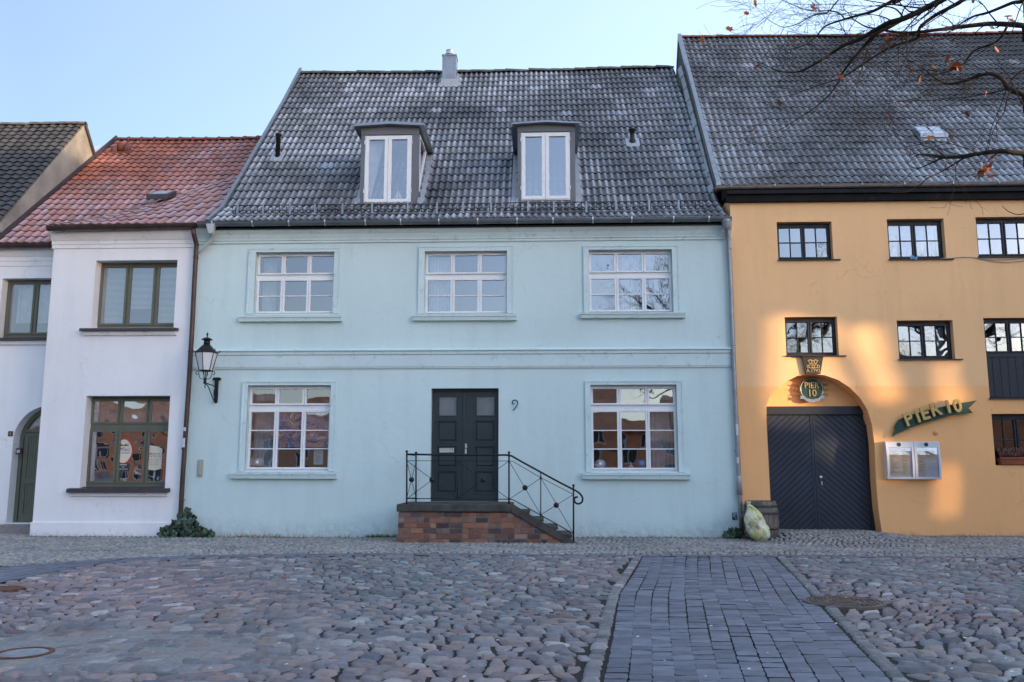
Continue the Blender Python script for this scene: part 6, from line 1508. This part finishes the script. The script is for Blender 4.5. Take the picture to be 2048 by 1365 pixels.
limb([(1840,-30),(1788,0),(1748,22),(1717,31),(1686,40),(1652,52),(1634,71),(1612,89),(1580,100)], (7.4, 8.4), .020, .004, .8, T3)
limb([(1720,-40),(1677,0),(1655,25),(1625,31),(1600,46),(1569,55),(1550,48)], (8.0, 8.5), .010, .0035, .8)
limb([(1806,34),(1790,18),(1765,14),(1735,26),(1700,38)], (7.8, 8.0), .010, .004, .5)
limb([(1690,40),(1680,28),(1660,22),(1620,22),(1590,12),(1560,-2)], (7.9, 8.2), .009, .0035, .6)
limb([(2120,215),(2048,190),(2018,178),(2003,157),(1981,148),(1957,152),(1926,163),(1898,168),(1871,157),(1850,140),(1834,131)], (7.0, 7.8), .030, .005, 1.0, T1)
limb([(2120,312),(2048,308),(2009,303),(1975,305),(1948,309),(1920,314),(1892,315)], (6.8, 7.4), .027, .018, .8, T1)
limb([(1930,315),(1886,342),(1855,357),(1837,372),(1803,386),(1745,380)], (7.3, 7.9), .009, .0025, .0, None, False)
limb([(1892,315),(1880,306),(1868,298),(1850,292)], (7.4, 7.5), .010, .004, .6)
limb([(2110,-50),(2048,0),(2025,6),(1978,25),(1945,34),(1920,49)], (7.0, 7.8), .026, .008, 1.0, T2)
limb([(2015,52),(1994,83),(1948,102),(1926,129),(1900,142),(1871,151)], (7.4, 8.0), .014, .004, .8)
limb([(2100,120),(2048,140),(2020,165),(2000,215),(1985,250)], (7.0, 7.3), .008, .003, .8)
limb([(2100,400),(2048,428),(2020,425),(2004,412)], (7.2, 7.4), .006, .003, .0, None, False)
limb([(2025,170),(2014,200),(2008,225),(1995,245)], (7.1, 7.3), .008, .003, .5)
part('branches', br, M['bark'], tree); br = MB(True); lfm = lf; lf = MB()
# crown above the trunk, out of the picture but seen in the windows
for i in range(15):
    a_ = 2*math.pi*i/15; b = Vector((7.9, -1.5, 4.8+i*.35)); d = Vector((math.cos(a_), math.sin(a_)*.9, .55)).normalized(); pts = [b]; q = b.copy()
    if i % 15 in (3, 4): continue
    L = 5.2-i*.14
    for s_ in range(8):
        d = (d+Vector((rg.gauss(0, .13), rg.gauss(0, .13), rg.gauss(.01, .10)))).normalized(); q = q+d*(L/8); pts.append(q.copy())
        if s_ > 0:
            for _ in range(2): twig(q, (d+Vector((rg.gauss(0, .6), rg.gauss(0, .6), rg.gauss(.2, .5)))).normalized(), rg.uniform(1.0, 2.0), .026*(1-s_/11), 2, .12)
    br.tube(pts, [.12*(1-s_/9.5) for s_ in range(9)], 6)
crown = part('crown', br, M['bark'], tree); crl = part('crown_leaves', lf, M['dead'], tree); lf = lfm
for (x, y, s, n) in ((1776,82,.05,3),(1897,125,.05,3),(1912,130,.06,4),(1916,135,.05,3),(1962,345,.06,4),(1975,338,.06,3),(1857,282,.05,2),(1902,268,.05,2),(1518,135,.035,1),(1844,155,.04,2),(1880,5,.05,2),(1948,5,.05,2),(2020,35,.06,3),(1985,50,.06,2),(1937,220,.04,1),(1969,186,.04,1),(2046,203,.05,2),(1985,310,.04,2),(1986,347,.05,2),(1873,140,.04,2)):
    for _ in range(n): leaf(onY(x+rg.uniform(-5, 5), y+rg.uniform(-8, 8), 7.6), s*rg.uniform(.7, 1.1))
part('withered_leaves', lf, M['dead'], tree)

trunk_o = [c for c in tree.children if c.name.startswith('trunk')][0]
for (x, y, rz, sc, lab) in ((13.8, -5.5, 2.2, 1.0, 'bare tree behind the square, right of the nearer one'), (18.5, -3.0, 4.0, .9, 'smaller bare tree at the far right of the square')):
    r_ = tree.copy(); COL.objects.link(r_); r_.location = (x, y, 0); r_.rotation_euler = (0, 0, rz); r_.scale = (sc,)*3; r_['label'] = lab
    for c in (trunk_o, crown, crl): q = c.copy(); COL.objects.link(q); q.parent = r_
# ================================================================== THE OTHER SIDE OF THE SQUARE (seen in the panes)
def far_house(x0, x1, Y, ze, zr, wm, rm_, label, nw=4, dep=9):
    t = thing('town_house', label, 'house', ((x0+x1)/2, Y, 0), group='houses across the square')
    wins = []; w_ = (x1-x0)/nw
    for i in range(nw):
        cx_ = x0+w_*(i+.5)
        wins.append((cx_-.5, 2.15, cx_+.5, 3.3)); wins.append((cx_-.5, .5, cx_+.5, 1.7))
    mb = MB(); mb.ext([[(x0, -.3), (x1, -.3), (x1, ze), (x0, ze)]]+[loop(w) for w in wins], Y, Y-.3)
    g = [(Y-.3, -.3), (Y-dep, -.3), (Y-dep, ze), (Y-dep/2, zr-.1), (Y-.3, ze)]; mb.ext([g], x0, x0+.3, 'x'); mb.ext([g], x1-.3, x1, 'x'); mb.box(x0+.3, x1-.3, Y-dep+.01, Y-dep+.3, -.3, ze); part('wall', mb, wm, t)
    mb = MB(); mb.ext([[(Y+.3, ze-.1), (Y-dep/2, zr), (Y-dep-.3, ze-.1), (Y-dep-.3, ze-.3), (Y-dep/2, zr-.2), (Y+.3, ze-.3)]], x0-.02, x1+.02, 'x'); part('roof', mb, rm_, t)
    f = MB(); pn = MB()
    for w in wins: f.ext([loop(w), loop(inset(w, .07))], Y-.12, Y-.2); f.box((w[0]+w[2])/2-.03, (w[0]+w[2])/2+.03, Y-.2, Y-.121, w[1]+.07, w[3]-.07); pn.quad(*[(x, Y-.16, z_) for x, z_ in loop(inset(w, .06))])
    part('window', f, M['wframe'], t); part('pane', pn, M['farpane'], t)
M['farpane'] = mat('far_pane', (.03,.035,.04), .1, bump=0); M['farbrick'] = mat('far_brick', (.60,.24,.12), .9, var=.2, vs=2, bump=0); M['farplaster'] = mat('far_plaster', (.62,.55,.44), .9, bump=0); M['farroof'] = mat('far_roof', (.38,.17,.09), .8, var=.3, vs=2, bump=0); M['farroof2'] = mat('far_roof_dark', (.07,.06,.06), .8, var=.3, vs=2, bump=0); M['far3'] = mat('far_render', (.55,.30,.18), .9, bump=0)
far_house(-34, -23, -21, 4.4, 7.4, M['farbrick'], M['farroof'], 'brick house with red roof at the far left across the square', 5)
far_house(-46, -34.3, -21.5, 4.8, 7.8, M['farplaster'], M['farroof'], 'cream house with red roof at the far left across the square', 5)
far_house(-22.8, -13, -22, 3.9, 6.6, M['far3'], M['farroof'], 'ochre house across the square, second from the left')
far_house(-12.8, -3, -21.5, 4.2, 6.9, M['farbrick'], M['farroof2'], 'brick house with dark roof across the square')
far_house(-2.8, 9.5, -22, 3.7, 6.2, M['farbrick'], M['farroof'], 'long brick house with red roof across the square', 6)
far_house(9.7, 19, -22.5, 4.0, 6.8, M['farplaster'], M['farroof'], 'cream house with red roof across the square')
far_house(19.2, 30, -24, 4.6, 7.4, M['far3'], M['farroof2'], 'ochre house with dark roof across the square')

# ================================================================== LIGHT
SE = R(5.0); SA = R(60)        # elevation; azimuth from the facade normal towards the right
sh = Vector((math.sin(SA), -math.cos(SA), 0)); tq = Vector((math.cos(SA), math.sin(SA), 0)); sdir = Vector((sh.x*math.cos(SE), sh.y*math.cos(SE), math.sin(SE)))
KP = 32.0
def toplane(p):
    L = KP-p.dot(sh); q = p.dot(tq); return (q, p.z+L*math.tan(SE))
bw = thing('sun_blocker', 'unseen brick wall added to block the sun, with openings shaping the light patches', 'light blocker', tuple(sh*KP+tq*20))  # unseen wall added to shade the square; openings shaped like the sun patches
top_l = 14.9; top_h = 19.0
def pw(pts, Y=D): return [toplane(onY(x, y, Y)) for x, y in pts]
hls = [pw([(1546,632),(1575,628),(1612,640),(1668,640),(1664,720),(1690,770),(1700,850),(1640,842),(1560,842),(1546,830),(1540,760)]),
       pw([(1700,652),(1752,650),(1768,690),(1772,730),(1790,760),(1794,800),(1775,808),(1755,800),(1740,760),(1722,720),(1700,690)]),
       pw([(1880,722),(1904,722),(1906,768),(1922,778),(1923,822),(1888,822),(1880,778)]),
       pw([(1882,932),(1896,922),(1905,950),(1906,1000),(1900,1034),(1880,1034),(1886,990)]),
       pw([(1636,878),(1668,868),(1700,895),(1722,930),(1724,960),(1708,968),(1688,940),(1662,915),(1634,908)], D+.36)]
mb = MB()
def tow(q, z, off): p = sh*(KP+off)+tq*q; return (p.x, p.y, z)
def wallpoly(loops, a, b):
    tmp = MB(); tmp.ext(loops, a, b)
    mb.add([tow(v[0], v[2], v[1]) for v in tmp.v], tmp.f)
qg = toplane(Vector((-6.4, 24, 10)))[0]-1.0
qg = 14.3
wallpoly([[(-14, -.5), (50, -.5), (50, 13.2), (31, 13.2), (31, top_h), (qg, top_h), (qg, top_l), (9.5, top_l), (9.5, 6.0), (-14, 6.0)]]+[h_[::-1] for h_ in hls], 0, .35)
part('wall', mb, M['farbrick'], bw)
sun = bpy.data.lights.new('sun', 'SUN'); so = bpy.data.objects.new('sun', sun); COL.objects.link(so)
sun.energy = 1.7; sun.angle = R(.6); sun.color = (1, .72, .44)
so.rotation_euler = sdir.to_track_quat('Z', 'Y').to_euler()
w = bpy.data.worlds.new('World'); S.world = w; w.use_nodes = True; nt = w.node_tree
sky = nt.nodes.new('ShaderNodeTexSky'); sky.sky_type = 'NISHITA'; sky.sun_disc = False; sky.sun_elevation = SE; sky.sun_rotation = math.atan2(sdir.x, sdir.y); sky.altitude = 0; sky.air_density = 1.0; sky.dust_density = 1.6; sky.ozone_density = 2.4
bg = nt.nodes['Background']; bg.inputs[1].default_value = .13; tn = nt.nodes.new('ShaderNodeMix'); tn.data_type = 'RGBA'; tn.blend_type = 'MULTIPLY'; tn.inputs[0].default_value = 1; tn.inputs[7].default_value = (.93,.90,1.05,1); nt.links.new(sky.outputs[0], tn.inputs[6]); nt.links.new(tn.outputs[2], bg.inputs[0])
b2 = nt.nodes.new('ShaderNodeBackground'); b2.inputs[0].default_value = (.80,.89,.98,1); b2.inputs[1].default_value = .135; ad = nt.nodes.new('ShaderNodeAddShader'); nt.links.new(bg.outputs[0], ad.inputs[0]); nt.links.new(b2.outputs[0], ad.inputs[1]); 
tc = nt.nodes.new('ShaderNodeTexCoord'); sx = nt.nodes.new('ShaderNodeSeparateXYZ'); nt.links.new(tc.outputs['Generated'], sx.inputs[0]); mr = nt.nodes.new('ShaderNodeMapRange')
for i_, v_ in enumerate((-.5, .5, .60, 1.40)): mr.inputs[i_+1].default_value = v_
nt.links.new(sx.outputs['X'], mr.inputs[0])
for bb, st_ in ((bg, .13), (b2, .135)):
    mm = nt.nodes.new('ShaderNodeMath'); mm.operation = 'MULTIPLY'; mm.inputs[1].default_value = st_; nt.links.new(mr.outputs[0], mm.inputs[0]); nt.links.new(mm.outputs[0], bb.inputs[1])   # brighter towards the sun's side
nt.links.new(ad.outputs[0], nt.nodes['World Output'].inputs[0])   # thin high haze, even over the whole sky
S.view_settings.view_transform = 'Standard'; S.view_settings.look = 'None'; S.view_settings.gamma = 1; S.view_settings.exposure = 2.09
S.render.engine = 'CYCLES'
S.cycles.max_bounces = 8; S.cycles.transparent_max_bounces = 12; S.cycles.caustics_reflective = False; S.cycles.caustics_refractive = False
